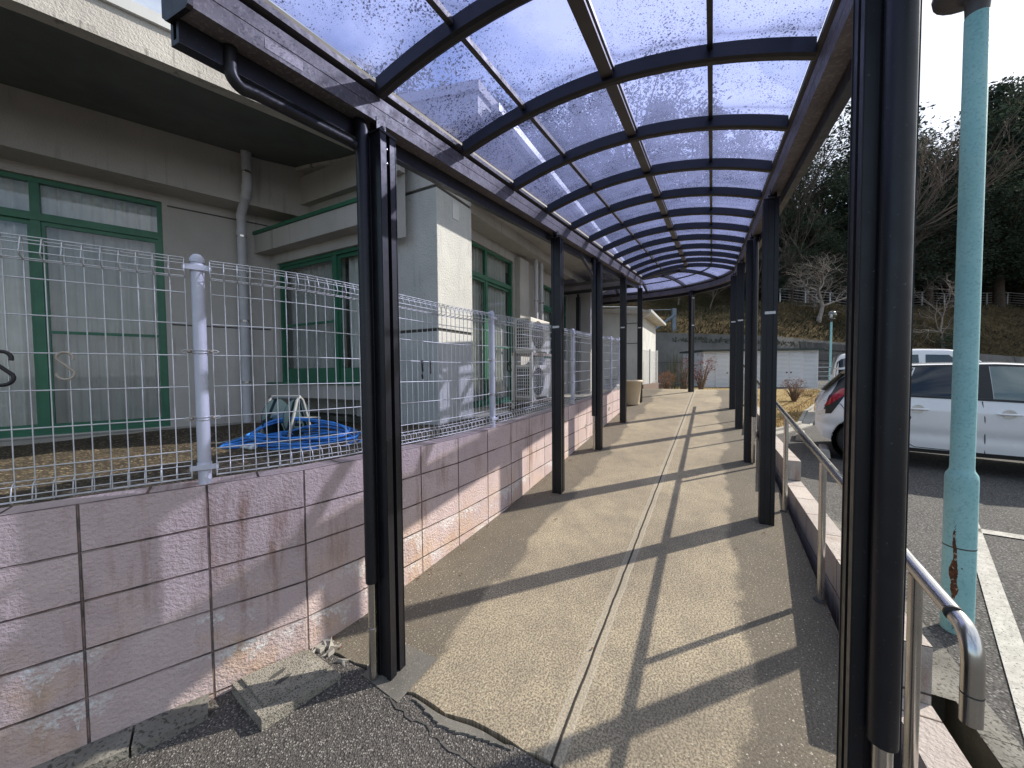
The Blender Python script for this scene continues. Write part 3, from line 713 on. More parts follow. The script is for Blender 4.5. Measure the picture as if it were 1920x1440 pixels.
# ribs
NR = 20
RD = [0.687+0.685*k for k in range(NR)]
NN = [-0.89+1.78*k/18 for k in range(19)]
for k, d in enumerate(RD):
    m = MB(); s0, t0 = cpos(d, 0); f = cfr(d); tang = (cfr(d+0.01)(0, 0)-cfr(d-0.01)(0, 0)).normalized()
    hw = 0.026 if k else 0.04
    vs, fs = [], []
    for i, n in enumerate(NN):
        a = arch(n); p = f(n, 0); base = p.z
        for dt, dz in ((-hw, -0.072), (-hw, -0.006), (-hw*0.55, 0.004), (hw*0.55, 0.004), (hw, -0.006), (hw, -0.072), (hw*0.45, -0.080), (-hw*0.45, -0.080)):
            q = p+tang*dt; vs.append(Vector((q.x, q.y, base+a+dz)))
    K = 8
    for i in range(len(NN)-1):
        for j in range(K): fs.append((i*K+j, i*K+(j+1) % K, (i+1)*K+(j+1) % K, (i+1)*K+j))
    m.add(vs, fs)
    m.add(vs[:K], [tuple(range(K))]); m.add(vs[-K:], [tuple(range(K))])
    m.build('rib', 'black', canopy)
# purlins
dd = [0.62+0.36*k for k in range(23)]+[D1+(D2-D1)*k/14 for k in range(1, 15)]+[D2+0.35*k for k in range(1, 8)]
for n0, hw, dz, mt in ((-0.478, 0.013, 0.034, 'purlin'), (0.0, 0.030, 0.050, 'purlin'), (0.480, 0.012, 0.030, 'black')):
    frs = [cfr(d) for d in dd]; a = arch(n0)
    MB().sweep(frs, [(n0-hw, a-dz), (n0-hw, a-0.008), (n0+hw, a-0.008), (n0+hw, a-dz)]).build('purlin', mt, canopy)
    if n0 == 0.0: MB().sweep(frs, [(hw+0.001, a-0.026), (hw+0.001, a-0.006), (hw+0.009, a-0.006), (hw+0.009, a-0.026)]).build('highlight_strip', 'highlight', canopy)  # thin pale strip added as a bright highlight along the centre purlin
# tinted panels, one per bay and lane
LN = [-0.90, -0.478, 0.0, 0.480, 0.90]
for k in range(NR-1):
    for l in range(4):
        m = MB(); vs, fs = [], []
        ni, di = 6, 3
        for side in (0.0, 0.003):
            for a in range(di+1):
                d = lerp(RD[k]+0.004, RD[k+1]-0.004, a/di); f = cfr(d)
                for b in range(ni+1):
                    n = lerp(LN[l]+0.003, LN[l+1]-0.003, b/ni); p = f(n, arch(n)+0.002+side); vs.append(p)
        S = (di+1)*(ni+1)
        for a in range(di):
            for b in range(ni):
                i = a*(ni+1)+b
                fs.append((i, i+1, i+ni+2, i+ni+1)); fs.append((S+i, S+i+ni+1, S+i+ni+2, S+i+1))
        rim = [b for b in range(ni+1)]+[(a+1)*(ni+1)-1 for a in range(1, di+1)]+[di*(ni+1)+b for b in range(ni-1, -1, -1)]+[a*(ni+1) for a in range(di-1, 0, -1)]
        for i, j in zip(rim, rim[1:]+rim[:1]): fs.append((i, S+i, S+j, j))
        m.add(vs, fs, None, True)
        m.build('roof_panel', 'panel', canopy)
# posts
def post(s, t, ax, ay, z0, htop, pipe=None, sticker=True, label=None, pipe_bottom=0.48):
    """ax along the beam, ay towards the path"""
    P0 = W(s, t, z0); hx, hy, g = 0.050, 0.050, 0.012
    sl, dp = 0.011, 0.020
    # outline with a slot in the path-facing face and shallow flutes in the end faces
    out = [(-hx, -hy), (-hx, -0.022), (-hx+0.006, -0.020), (-hx+0.006, 0.020), (-hx, 0.022), (-hx, hy), (-sl, hy), (-sl, hy-dp), (sl, hy-dp), (sl, hy), (hx, hy), (hx, 0.022), (hx-0.006, 0.020), (hx-0.006, -0.020), (hx, -0.022), (hx, -hy), (sl, -hy), (sl, -hy+dp), (-sl, -hy+dp), (-sl, -hy)]
    m = MB(); m.prism([P0+ax*a+ay*b+ZUP*(-0.05) for a, b in out], ZUP*(htop+0.05))
    po = m.build('post', 'black', canopy)
    if label: po['label'] = label
    c = MB(); c.box(P0+ZUP*(htop+0.006), ax*(hx+0.004), ay*(hy+0.004), ZUP*0.006, 0.003); c.build('post_cap', 'black', po)
    b = MB()
    b.box(P0+ZUP*(htop+0.045)+ay*0.005, ax*0.030, ay*0.004, ZUP*0.045, 0.002)
    b.box(P0+ZUP*(htop+0.045)-ay*0.03, ax*0.030, ay*0.004, ZUP*0.045, 0.002)
    b.lathe(P0+ZUP*(htop+0.045)-ay*0.04, [(0.0, 0), (0.011, 0), (0.011, 0.06), (0.0, 0.062)], 8, ay)
    b.build('bracket', 'black', po)
    bo = MB()
    for q in (0.06, 0.125):
        bo.lathe(P0+ZUP*(htop-q)+ay*(hy-dp), [(0, 0), (0.008, 0), (0.008, 0.012), (0.005, 0.015), (0, 0.015)], 8, ay)
    bo.build('bolt', 'steel', po)
    gk = MB()
    for a in (-1, 1): gk.box(P0+ax*a*(hx-0.004)+ay*(hy+0.001)+ZUP*htop*0.5, ax*0.0015, ay*0.0015, ZUP*(htop*0.5-0.01))
    gk.build('edge_gasket', 'trim', po)
    if sticker:
        k = MB(); q = P0-ax*(hx+0.001)+ZUP*1.72
        k.box(q, ay*0.036, ax*0.001, ZUP*0.011); k.build('sticker', 'sticker', po)
    if pipe:
        off, side = pipe
        q = P0-ax*(hx+0.022)+ay*side
        d = MB(); d.tube([q+ZUP*pipe_bottom, q+ZUP*(htop+0.01), q+ZUP*(htop+0.06)-ay*0.02], 0.030, 14)
        dp_ = d.build('downpipe', 'black', po)
        d = MB(); d.tube([q+ZUP*0.004, q+ZUP*(pipe_bottom+0.03)], 0.021, 12); d.tube([q+ZUP*0.24, q+ZUP*0.255], 0.025, 12)
        d.build('pipe_outlet', 'steel', dp_)
    return po
LP = [(1.32, -1.41), (3.65, -1.41), (5.23, -1.415), (6.95, -1.42), (9.05, -1.47)]
RP = [(1.32, 0.383), (3.68, 0.41), (5.28, 0.405), (6.99, 0.395), (8.62, 0.37)]
for i, (s, t_) in enumerate(LP):
    post(s, t_, u, w, fl(s), 2.615, pipe=(0, -0.040) if i in (0, 2) else None, sticker=i in (1, 3, 4), label=['front post with a round downpipe, beside the block wall', None, None, None, None][i])
for i, (s, t_) in enumerate(RP):
    post(s, t_, u, -w, fl(s), 2.615, pipe=(0, -0.008) if i == 0 else ((0, -0.035) if i == 2 else None), sticker=i in (1, 3, 4), label=['front post close to the viewer with a downpipe ending above the ground', None, None, None, None][i], pipe_bottom=0.55)
E1 = post(10.77, -0.47, (u-w).normalized(), -(u+w).normalized(), fl(10.77), 2.60, sticker=True, label='lone far post under the curve of the outer beam')
k = MB(); k.box(W(10.77, -0.47, fl(10.77)+2.42)-(u-w).normalized()*0.054, (u+w).normalized()*0.03, (u-w).normalized()*0.001, ZUP*0.011); k.build('sticker', 'sticker', E1)
post(9.53, -3.1, -w, u, fl(9.6), 2.6, sticker=False)
post(11.25, -3.1, -w, -u, fl(11), 2.6, sticker=False)
# sloping drain from the near end of the left gutter to the front post
q = W(1.32, -1.41, fl(1.32))-u*0.072-w*0.040
zz = fl(1.32)
MB().tube([W(0.72, -1.482, fl(0.72)+2.69), W(0.72, -1.482, fl(0.72)+2.61)]+arc(W(0.76, -1.482, fl(0.72)+2.61), -u, -ZUP, 0.04, 0.1, pi/2-0.1, 5)+[W(0.80, -1.482, fl(0.80)+2.572), W(1.19, -1.478, fl(1.19)+2.572), W(1.225, -1.468, fl(1.2)+2.565)]+[q+ZUP*2.545, q+ZUP*2.49], 0.0215, 12).build('gutter_drain', 'black', canopy)
# warning label on the beam face
f = cfr(0.86)
bx = cfr(1.0); p0, p1 = f(-HW+0.0065, 2.70), bx(-HW+0.0065, 2.70)
lb = MB(); lb.add([f(-HW+0.0075, 2.695), bx(-HW+0.0075, 2.695), bx(-HW+0.0075, 2.732), f(-HW+0.0075, 2.732)], [(0, 1, 2, 3)])
lb.build('rating_label', surf('worn_label', (0.30, 0.27, 0.28), (0.22, 0.19, 0.20), 80, 0.5), canopy)
for s_, t_ in ((5.23, -1.44),):   # sloping drain at the third post
    zz = fl(s_); MB().tube([W(s_-0.55, -1.50, zz+2.66), W(s_-0.50, -1.50, zz+2.60), W(s_-0.086, -1.47, zz+2.44), W(s_-0.086, -1.47, zz+2.38)], 0.022, 10).build('gutter_drain', 'purlin', canopy)

# ================================================================ BLOCK WALL AND MESH FENCE
def wtop(s): return interp(s, [(1.2, 1.085), (2.4, 1.07), (3.1, 1.088), (4.3, 1.11), (5.6, 1.135), (7.8, 1.20)])
S0 = -2.0; 
fine = [S0+0.05*k for k in range(200)]; fine = [s for s in fine if s <= 7.95]+[7.95]
# arc length measured so that a vertical joint falls at s = 0.87
al = {}; acc = 0; prev = None
for s in fine:
    p = Vector((s, wall_t(s)))
    if prev is not None: acc += (p-prev).length
    al[s] = acc; prev = p
def aval(s): return interp(s, [(a, al[a]) for a in fine])
AREF = aval(0.845)
def s_at(a): return interp(a, [(al[x], x) for x in fine])
wall = MB(); cap_ = MB()
TH = 0.12
def nrm(s):
    d = (W(s+0.05, wall_t(s+0.05), 0)-W(s-0.05, wall_t(s-0.05), 0)).normalized(); return Vector((d.y, -d.x, 0))   # towards the path
for a, b in zip(fine, fine[1:]):
    na, nb = nrm(a), nrm(b)
    A, B = W(a, wall_t(a), 0), W(b, wall_t(b), 0); Ab, Bb = A-na*TH, B-nb*TH
    za_, zb_ = wtop(a), wtop(b); ua, ub = al[a]-AREF, al[b]-AREF
    lowa = 0.02 if a < 1.2 else -0.1
    rowsz = 14
    for k in range(rowsz):
        f0, f1 = k/rowsz, (k+1)/rowsz
        z0a, z1a = lerp(lowa, za_, f0), lerp(lowa, za_, f1); z0b, z1b = lerp(lowa, zb_, f0), lerp(lowa, zb_, f1)
        wall.add([A+ZUP*z0a, B+ZUP*z0b, B+ZUP*z1b, A+ZUP*z1a], [(0, 1, 2, 3)], [(ua, z0a-za_), (ub, z0b-zb_), (ub, z1b-zb_), (ua, z1a-za_)])
    wall.add([A+ZUP*za_, B+ZUP*zb_, Bb+ZUP*zb_, Ab+ZUP*za_], [(0, 1, 2, 3)], [(ua+0.2, -0.1), (ub+0.2, -0.1), (ub+0.2, -0.11), (ua+0.2, -0.11)])
    wall.add([Ab+ZUP*za_, Bb+ZUP*zb_, Bb-ZUP*0.1, Ab-ZUP*0.1], [(0, 1, 2, 3)], [(ua, 0), (ub, 0), (ub, -1), (ua, -1)])
e = fine[-1]; A = W(e, wall_t(e), 0); Ab = A-nrm(e)*TH
wall.add([A, A+ZUP*wtop(e), Ab+ZUP*wtop(e), Ab], [(0, 1, 2, 3)], [(0.05, -1), (0.05, -0.02), (0.17, -0.02), (0.17, -1)])
bw = wall.build('block_wall', 'blockwall', None, None, recalc=False)
tag(bw, 'low retaining wall of pink painted concrete blocks curving along the ramp under the mesh fence', 'block wall')
# round weep pipes in the wall
for s_ in (5.55, 6.95):
    p = W(s_, wall_t(s_), fl(s_)+0.24); n_ = nrm(s_)
    o = MB().lathe(p-n_*0.01, [(0.040, 0), (0.040, 0.016), (0.028, 0.016), (0.028, 0.002), (0.0, 0.002)], 16, n_).build('weep_pipe', 'conc_light', bw)
# kerb stones along the wall foot before the ramp
m = MB(); random.seed(2)
ks = -1.9
def kz(s): return max(zgst(s, wall_t(s)+0.1), -0.05)
kerb = thing('kerb_stone', 'grey concrete kerb stones at the foot of the pink block wall before the ramp', 'kerb', W(0.2, wall_t(0.2), 0))
while ks < 0.70:
    s1 = min(ks+0.5, 0.83); pts = [lerp(ks+0.004, s1-0.004, q/4) for q in range(5)]
    m = MB()
    prof = lambda s: [W(s, wall_t(s), 0)+nrm(s)*0.002, W(s, wall_t(s), 0)+nrm(s)*0.115]
    for a, b in zip(pts, pts[1:]):
        (a0, a1), (b0, b1) = prof(a), prof(b); ztp = 0.095
        m.add([a0+ZUP*ztp, b0+ZUP*ztp, b1+ZUP*(ztp-0.012), a1+ZUP*(ztp-0.012), a1-ZUP*0.06, b1-ZUP*0.06], [(0, 1, 2, 3), (3, 2, 5, 4)])
    for s_ in (pts[0], pts[-1]):
        a0, a1 = prof(s_); m.add([a0+ZUP*0.095, a1+ZUP*0.083, a1-ZUP*0.06, a0-ZUP*0.06], [(0, 1, 2, 3)])
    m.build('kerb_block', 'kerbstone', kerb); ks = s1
# drain box with a concrete lid by the first post
bx = thing('drain_box', 'broken concrete drain box lid beside the front post at the foot of the pink wall', 'drain box', W(1.03, -1.85, 0.03))
cs = [W(0.895, -2.02, 0), W(1.205, -1.90, 0), W(1.175, -1.60, 0), W(0.855, -1.69, 0)]
m = MB(); m.prism([p+ZUP*-0.05 for p in cs], ZUP*0.165); m.build('box_body', 'aggregate', bx)
m = MB()
L = [lerp(cs[0], cs[3], 0.03)+(cs[1]-cs[0])*0.10, lerp(cs[1], cs[2], 0.03)-(cs[1]-cs[0])*0.10, lerp(cs[1], cs[2], 0.80)-(cs[1]-cs[0])*0.10, lerp(cs[0], cs[3], 0.80)+(cs[1]-cs[0])*0.10]
m.prism([p+ZUP*0.116 for p in L], ZUP*0.012); lid = m.build('lid', 'aggregate', bx)
m = MB()
for p in (L[0].lerp(L[2], 0.42), L[3].lerp(L[1], 0.50)-u*0.02-w*-0.02):
    m.add([p+ZUP*0.1295+(u*0.045*a+w*0.013*b) for a, b in ((-1, 0), (-0.4, -1), (0.5, -1), (1, 0), (0.5, 1), (-0.4, 1))], [(0, 1, 2, 3, 4, 5)])
m.build('hand_hole', 'groove', lid)
m = MB(); random.seed(8)
for k in range(16):
    p = W(1.22+random.uniform(0, 0.09), -1.86+random.uniform(-0.06, 0.20), 0.09); r = random.uniform(0.015, 0.04)
    m.box(p, Vector((random.uniform(-1, 1), random.uniform(-1, 1), random.uniform(-.4, .4))).normalized()*r, Vector((random.uniform(-1, 1), random.uniform(-1, 1), random.uniform(-.4, .4))).normalized()*r*0.7, ZUP*r*0.5, 0.004)
rb = m.build('concrete_rubble', 'concrete'); tag(rb, 'broken bits of concrete between the drain box and the ramp', 'rubble')

# ---- fence
fence = thing('mesh_fence', 'galvanised wire mesh fence with rounded triangular top standing on the pink block wall', 'fence', W(0.84, -2.15, 1.05))
FB = 0.032      # set back from the wall face
def fpos(s): return W(s, wall_t(s), 0)-nrm(s)*FB
FH = 1.055
aP = [aval(0.84)-2.0, aval(0.84)-0.0]
g0 = aval(0.84); step = aval(2.93)-g0
post_s = [s_at(g0-step), 0.84, 2.93, s_at(g0+2*step), s_at(g0+3*step), 7.85]
post_s = [s for s in post_s if s > S0]
H_W = [0.16, 0.31, 0.455, 0.60, 0.745, 0.885]
def wire_pts(base, n_, h0, h1):
    """one vertical wire: bottom curl, straight, top curl (triangular beads towards the path)"""
    b = base
    P = [b+ZUP*(h0+0.075), b+n_*0.028+ZUP*(h0+0.060), b+n_*0.040+ZUP*(h0+0.012), b+n_*0.032+ZUP*h0, b+n_*0.004+ZUP*(h0+0.004), b+ZUP*(h0+0.02)]
    P += [b+ZUP*(h1-0.085), b+ZUP*(h1-0.014), b+n_*0.010+ZUP*h1, b+n_*0.024+ZUP*(h1-0.003), b+n_*0.046+ZUP*(h1-0.060), b+n_*0.040+ZUP*(h1-0.072), b+n_*0.004+ZUP*(h1-0.082)]
    return P
def long_wires(h0, h1):
    return [(0, h) for h in H_W]+[(0.030, h0+0.062), (0.042, h0+0.030), (0.040, h0+0.006), (0.008, h0+0.002), (0.001, h0+0.076),
            (0.003, h1-0.006), (0.022, h1+0.002), (0.034, h1-0.026), (0.047, h1-0.060), (0.020, h1-0.079), (0.002, h1-0.082)]
for pi_, (sa_, sb_) in enumerate(zip(post_s, post_s[1:])):
    a0, a1 = aval(sa_)+0.045, aval(sb_)-0.045
    m = MB(); h0, h1 = 0.035, FH-0.02; R = 0.0023
    if sa_ > 4: R = 0.0026
    n = int((a1-a0)/0.05); sl = [s_at(lerp(a0, a1, k/n)) for k in range(n+1)]
    for s in sl:
        b = fpos(s)+ZUP*wtop(s); m.tube(wire_pts(b, nrm(s), h0, h1), R, 5, False)
    sl2 = [s_at(lerp(a0, a1, k/10)) for k in range(11)]
    for off, h in long_wires(h0, h1):
        m.tube([fpos(s)+nrm(s)*off+ZUP*(wtop(s)+h) for s in sl2], R*1.3 if off == 0 else R*1.0, 5, False)
    m.build('mesh_panel', 'galv', fence)
for s in post_s:
    p = fpos(s)+ZUP*(wtop(s)-0.01); n_ = nrm(s); r = 0.0255 if s < 2 else 0.0255
    po = MB().tube([p, p+ZUP*(FH-0.005)], r, 20).build('fence_post', 'fencepost', fence)
    MB().lathe(p+ZUP*(FH-0.008), [(r+0.003, -0.012), (r+0.003, 0.004), (r*0.92, 0.015), (r*0.6, 0.026), (0.0, 0.031)], 20).build('post_cap', 'fencepost', po)
    tg = Vector((-n_.y, n_.x, 0))
    for h in (0.035+0.055, FH-0.045):
        bm_ = MB()
        bm_.lathe(p+ZUP*(h-0.016), [(r, 0), (r+0.0025, 0.0), (r+0.0025, 0.036), (r, 0.036)], 20)
        bm_.box(p+ZUP*h-n_*0.0+n_*(r+0.0015), tg*0.052, n_*0.0015, ZUP*0.012, 0.001)
        bm_.build('band', 'fencepost', po)
    for h in (0.315, 0.625):
        cl = MB()
        for dh in (-0.004, 0.008):
            cl.tube(arc(p+ZUP*(h+dh), tg, n_, r+0.003, -0.2, pi+0.2, 14), 0.0022, 6)
        for sg in (-1, 1):
            q = p+ZUP*(h+0.003)+tg*sg*(r+0.014)
            cl.tube([q+tg*sg*-0.012+ZUP*0.006, q+tg*sg*0.02+ZUP*0.006, q+tg*sg*0.028, q+tg*sg*0.02-ZUP*0.006, q-tg*sg*0.012-ZUP*0.006], 0.0022, 6)
            bl = MB(); bl.lathe(q-n_*0.004, [(0.0, 0.0), (0.0085, 0.0), (0.0085, 0.012), (0.005, 0.017), (0, 0.017)], 8, n_); bl.build('bolt', 'rusty', po)
        cl.build('wire_clip', 'galv', po)
# S hooks on the fourth wire
def s_hook(s, size, mat, yaw, label, rr):
    n_ = nrm(s); tg0 = Vector((-n_.y, n_.x, 0)); tg = (tg0*cos(yaw)+n_*sin(yaw))
    c0 = fpos(s)+n_*0.006+ZUP*(wtop(s)+0.60+0.004)
    h = size
    P = []
    for k in range(15):   # upper hook, open to the lower right
        a = lerp(-0.45, pi+0.1, k/14); P.append(c0+tg*(-cos(a-pi)*h*0.20)*-1+ZUP*(sin(a)*h*0.20-h*0.17))
    for k in range(1, 16):
        a = lerp(0.1, -pi-0.75, k/15); P.append(c0+tg*(h*0.02+cos(a)*h*0.22)*1+ZUP*(sin(a)*h*0.22-h*0.66))
    # one smooth S: top arc, diagonal, bottom arc
    top = [c0+tg*(cos(a)*h*0.19)+ZUP*(sin(a)*h*0.19-h*0.185) for a in [lerp(-0.35, pi+0.25, k/12) for k in range(13)]]
    bot = [c0+tg*(cos(a)*h*0.21)+ZUP*(sin(a)*h*0.21-h*0.72) for a in [lerp(0.35, -pi+0.0, k/12) for k in range(13)]]
    o = MB().tube(top+bot, rr, 8).build('s_hook', mat, None, tuple(c0), True)
    return tag(o, label, 'hook', 'S hooks hanging on the mesh fence')
s_hook(0.318, 0.135, 'blackhook', 0.0, 'thick black S hook hanging on the fence at the left edge', 0.0065)
s_hook(0.462, 0.115, 'beigehook', 0.0, 'beige S hook hanging on the fence in front of the patio door', 0.0045)
s_hook(2.06, 0.135, 'blackhook', -0.72, 'large black S hook seen edge on just right of the front post', 0.0065)
s_hook(2.14, 0.10, 'blackhook', -0.70, 'thin black S hook seen edge on in front of the rough pillar', 0.0035)
s_hook(3.24, 0.115, 'blackhook', 0.1, 'slim black S hook hanging just right of the second fence post', 0.0040)

# ================================================================ BUILDING
bld = thing('care_building', 'single storey grey stucco building with green window frames and wide eaves beside the ramp', 'building', W(2.5, -4.5, 0.9))
B1 = Vector((sin(radians(51)), cos(radians(51)), 0)); N1 = Vector((cos(radians(51)), -sin(radians(51)), 0))
K1 = Vector((-3.395, 5.330, 0))
def f1(a, z, o=0.0): return K1-B1*a+N1*o+ZUP*z          # first facade: a metres left of the inner corner
def fb(a, z, o=0.0): return W(3.1-o, a, z)              # bay front: a = t
def f2(a, z, o=0.0): return W(a, -3.55+o, z)            # long facade: a = s
def wall_holes(m, f, a0, a1, z0, z1, holes, rev=0.10):
    A = sorted({a0, a1, *[h[0] for h in holes], *[h[1] for h in holes]}); Z = sorted({z0, z1, *[h[2] for h in holes], *[h[3] for h in holes]})
    for x0, x1 in zip(A, A[1:]):
        for y0, y1 in zip(Z, Z[1:]):
            cx, cy = (x0+x1)/2, (y0+y1)/2
            if any(h[0] < cx < h[1] and h[2] < cy < h[3] for h in holes): continue
            m.add([f(x0, y0), f(x1, y0), f(x1, y1), f(x0, y1)], [(0, 1, 2, 3)])
    for h in holes:
        c = [(h[0], h[2]), (h[1], h[2]), (h[1], h[3]), (h[0], h[3])]
        for p, q in zip(c, c[1:]+c[:1]):
            m.add([f(*p), f(*q), f(*q, -rev), f(*p, -rev)], [(0, 1, 2, 3)])
def fbar(m, f, a0, a1, z0, z1, o0, o1):
    c = [f(a0, z0, o0), f(a1, z0, o0), f(a1, z1, o0), f(a0, z1, o0)]
    m.prism(c, f(a0, z0, o1)-f(a0, z0, o0))
def window(f, a0, a1, z0, z1, muls=(), trans=None, rails=(), curtain=True, depth=0.055, screen=(), low=None, label=None, cseed=1, gap=None, fw=0.045):
    """frame > pane, curtain, screen. f(a, z, offset)"""
    m = MB(); fwid = fw
    fbar(m, f, a0, a0+fwid, z0, z1, -depth-0.05, -depth+0.02); fbar(m, f, a1-fwid, a1, z0, z1, -depth-0.05, -depth+0.02)
    fbar(m, f, a0+fwid, a1-fwid, z1-fwid, z1, -depth-0.05, -depth+0.018); fbar(m, f, a0+fwid, a1-fwid, z0, z0+fwid*0.9, -depth-0.05, -depth+0.03)
    if trans:
        fbar(m, f, a0+fwid, a1-fwid, trans-0.04, trans+0.04, -depth-0.05, -depth+0.024)
        for a in muls: fbar(m, f, a-0.035, a+0.035, trans+0.04, z1-fwid, -depth-0.048, -depth+0.012)
    top = (trans-0.04) if trans else z1-fwid
    lowz = z0+fwid*0.9
    segs = [a0+fwid]+list(muls)+[a1-fwid]
    for i, a in enumerate(muls): fbar(m, f, a-0.034, a+0.034, lowz, top, -depth-0.05, -depth+0.014)
    for i, (x0, x1) in enumerate(zip(segs, segs[1:])):      # sash rails
        bz = low or 0.07; dd_ = -0.014*(i % 2)
        x0b = x0+(0.034 if i else 0); x1b = x1-(0.034 if i < len(segs)-2 else 0)
        fbar(m, f, x0b, x1b, lowz, lowz+bz, -depth-0.034+dd_, -depth+0.002+dd_)
        fbar(m, f, x0b, x1b, top-0.045, top, -depth-0.034+dd_, -depth+0.002+dd_)
        fbar(m, f, x0b, x0b+0.03, lowz+bz, top-0.045, -depth-0.034+dd_, -depth+0.001+dd_); fbar(m, f, x1b-0.03, x1b, lowz+bz, top-0.045, -depth-0.034+dd_, -depth+0.001+dd_)
        if i in rails: fbar(m, f, x0b+0.03, x1b-0.03, lerp(lowz, top, 0.475)-0.016, lerp(lowz, top, 0.475)+0.016, -depth-0.01, -depth+0.006)
    fr = m.build('window', 'green', bld)
    if label: fr['label'] = label
    for i, (x0, x1) in enumerate(zip(segs, segs[1:])):
        g = MB(); o = -depth-0.016
        fbar(g, f, x0, x1, lowz, top, o, o-0.005); 
        if trans: fbar(g, f, x0, x1, trans+0.04, z1-fwid, o-0.006, o-0.011)
        g.build('pane', 'glass', fr)
        if i in screen:
            g = MB(); fbar(g, f, x0+0.03, x1-0.03, lowz+0.05, top-0.04, -depth-0.002, -depth-0.004); g.build('insect_screen', 'screen', fr)
    if curtain:
        random.seed(cseed); c = MB(); n = int((a1-a0)/0.014); off = []
        ph = random.random()*6
        zs = [z0+0.05, lerp(z0, z1, 0.35), lerp(z0, z1, 0.7), z1-0.02]
        vs = []; keep = []
        for k in range(n+1):
            a = lerp(a0+0.02, a1-0.02, k/n)
            o = -depth-0.12+0.030*sin(a*52+ph+1.4*sin(a*9))+0.012*sin(a*121+ph*2)
            for j, z in enumerate(zs): vs.append(f(a+0.006*sin(j*2+a*40), z, o*(1 if j else 1.02)))
            keep.append(not (gap and gap[0] < a < gap[1]))
        fs = [(k*4+j, (k+1)*4+j, (k+1)*4+j+1, k*4+j+1) for k in range(n) for j in range(3) if keep[k]]
        c.add(vs, fs, None, True); c.build('curtain', 'curtain', fr)
    return fr
walls = MB(); room = MB()
# first facade (angled), with the wide patio window
H1 = [(1.11, 5.2, 0.95, 3.70)]
wall_holes(walls, f1, -0.6, 7.5, 0.2, 4.6, H1, 0.11)
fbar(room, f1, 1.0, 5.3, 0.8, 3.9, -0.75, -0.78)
window(f1, 1.11, 5.2, 0.95, 3.70, muls=(2.11, 3.13, 4.15), trans=3.29, rails=(0,), screen=(0,), label='wide patio window with transom lights and curtains behind the fence', cseed=3, fw=0.05)
# bay front and the wall above it
BAYR = -3.585
HBay = [(-5.36, BAYR-0.0, 1.47, 3.12)]
wall_holes(walls, fb, -5.55, BAYR+0.03, 1.28, 3.26, [(-5.36, BAYR-0.02, 1.47, 3.12)], 0.10)
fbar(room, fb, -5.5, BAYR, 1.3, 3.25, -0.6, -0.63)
window(fb, -5.36, BAYR-0.02, 1.47, 3.12, muls=(-4.20,), rails=(0,), screen=(0,), low=0.15, label='green sliding bay window with pleated curtains left of the front post', cseed=5, gap=(-4.165, -4.08))
walls.add([W(3.1, BAYR+0.03, 1.28), W(3.5, BAYR+0.03, 1.28), W(3.5, BAYR+0.03, 3.26), W(3.1, BAYR+0.03, 3.26)], [(0, 1, 2, 3)])
walls.add([W(3.1, -5.55, 1.28), W(3.1, BAYR+0.03, 1.28), W(4.2, BAYR+0.03, 1.28), W(4.2, -5.55, 1.28)], [(0, 1, 2, 3)])
fab = lambda a, z, o=0.0: W(3.36-o, a, z)
wall_holes(walls, fab, -6.2, -3.2, 3.2, 4.35, [])
wall_holes(walls, lambda a, z, o=0.0: W(3.62-o, a, z), -6.0, -3.2, 0.2, 1.32, [])
# band below the soffit on the wall above the bay
m = MB(); m.prism([W(3.36, -6.0, 3.93), W(3.36, -3.2, 3.93), W(3.36, -3.2, 4.3), W(3.36, -6.0, 4.3)], -u*0.09)
m.build('wall_band', 'wallw', bld)
# long facade
H2 = [(4.45, 6.74, 0.97, 3.80), (8.05, 9.9, 1.9, 3.66)]
wall_holes(walls, f2, 3.6, 12.0, 0.2, 4.6, H2, 0.12)
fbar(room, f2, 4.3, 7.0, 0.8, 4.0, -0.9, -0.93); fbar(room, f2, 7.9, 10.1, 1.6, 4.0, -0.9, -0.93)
window(f2, 4.45, 6.74, 0.97, 3.80, muls=(5.78,), trans=3.27, rails=(1,), cseed=8, label='tall green door window with transom just beyond the rough pillar', gap=(5.80, 5.84))
window(f2, 8.05, 9.9, 1.9, 3.66, muls=(9.0,), trans=3.15, cseed=9, label='green window above the two outdoor units')
walls.build('wall', 'wallw', bld, recalc=False); room.build('room_back', 'dark_room', bld)
# pale jamb / projecting piers between windows
m = MB(); m.bst(6.80, 7.22, -3.55, -3.43, 0.9, 3.9, 0.006); m.build('pier', 'wallw', bld)
m = MB(); m.bst(7.82, 8.0, -3.55, -3.47, 0.9, 3.9, 0.006); m.build('pier', 'wallw', bld)
m = MB(); m.bst(9.95, 10.9, -3.55, -2.9, 0.9, 4.0, 0.006); pr = m.build('pier', 'wallw', bld)
# rough pillar with two grooves
def pillar(s0, s1, t0, t1, grooves, ztop_, mat='pilaster', zb=0.2):
    p = MB(); gm = MB(); zs = [zb]
    for g in grooves: zs += [g-0.018, g+0.018]
    zs.append(ztop_)
    for a, b in zip(zs[::2], zs[1::2]): p.bst(s0, s1, t0, t1, a, b, 0.008)
    o = p.build('pillar', mat, bld)
    for g in grooves: gm = MB(); gm.bst(s0+0.018, s1-0.018, t0, t1-0.018, g-0.02, g+0.02); gm.build('groove', 'groove', o)
    return o
PL = pillar(3.5, 4.22, -4.3, -2.85, (2.10, 3.775), 4.6)
PL['label'] = 'rough cement rendered pillar lit by the sun on one side'
v = MB(); v.bst(3.80, 3.93, -2.85, -2.842, 3.50, 3.72, 0.003); v.build('vent_cover', 'coping', PL)
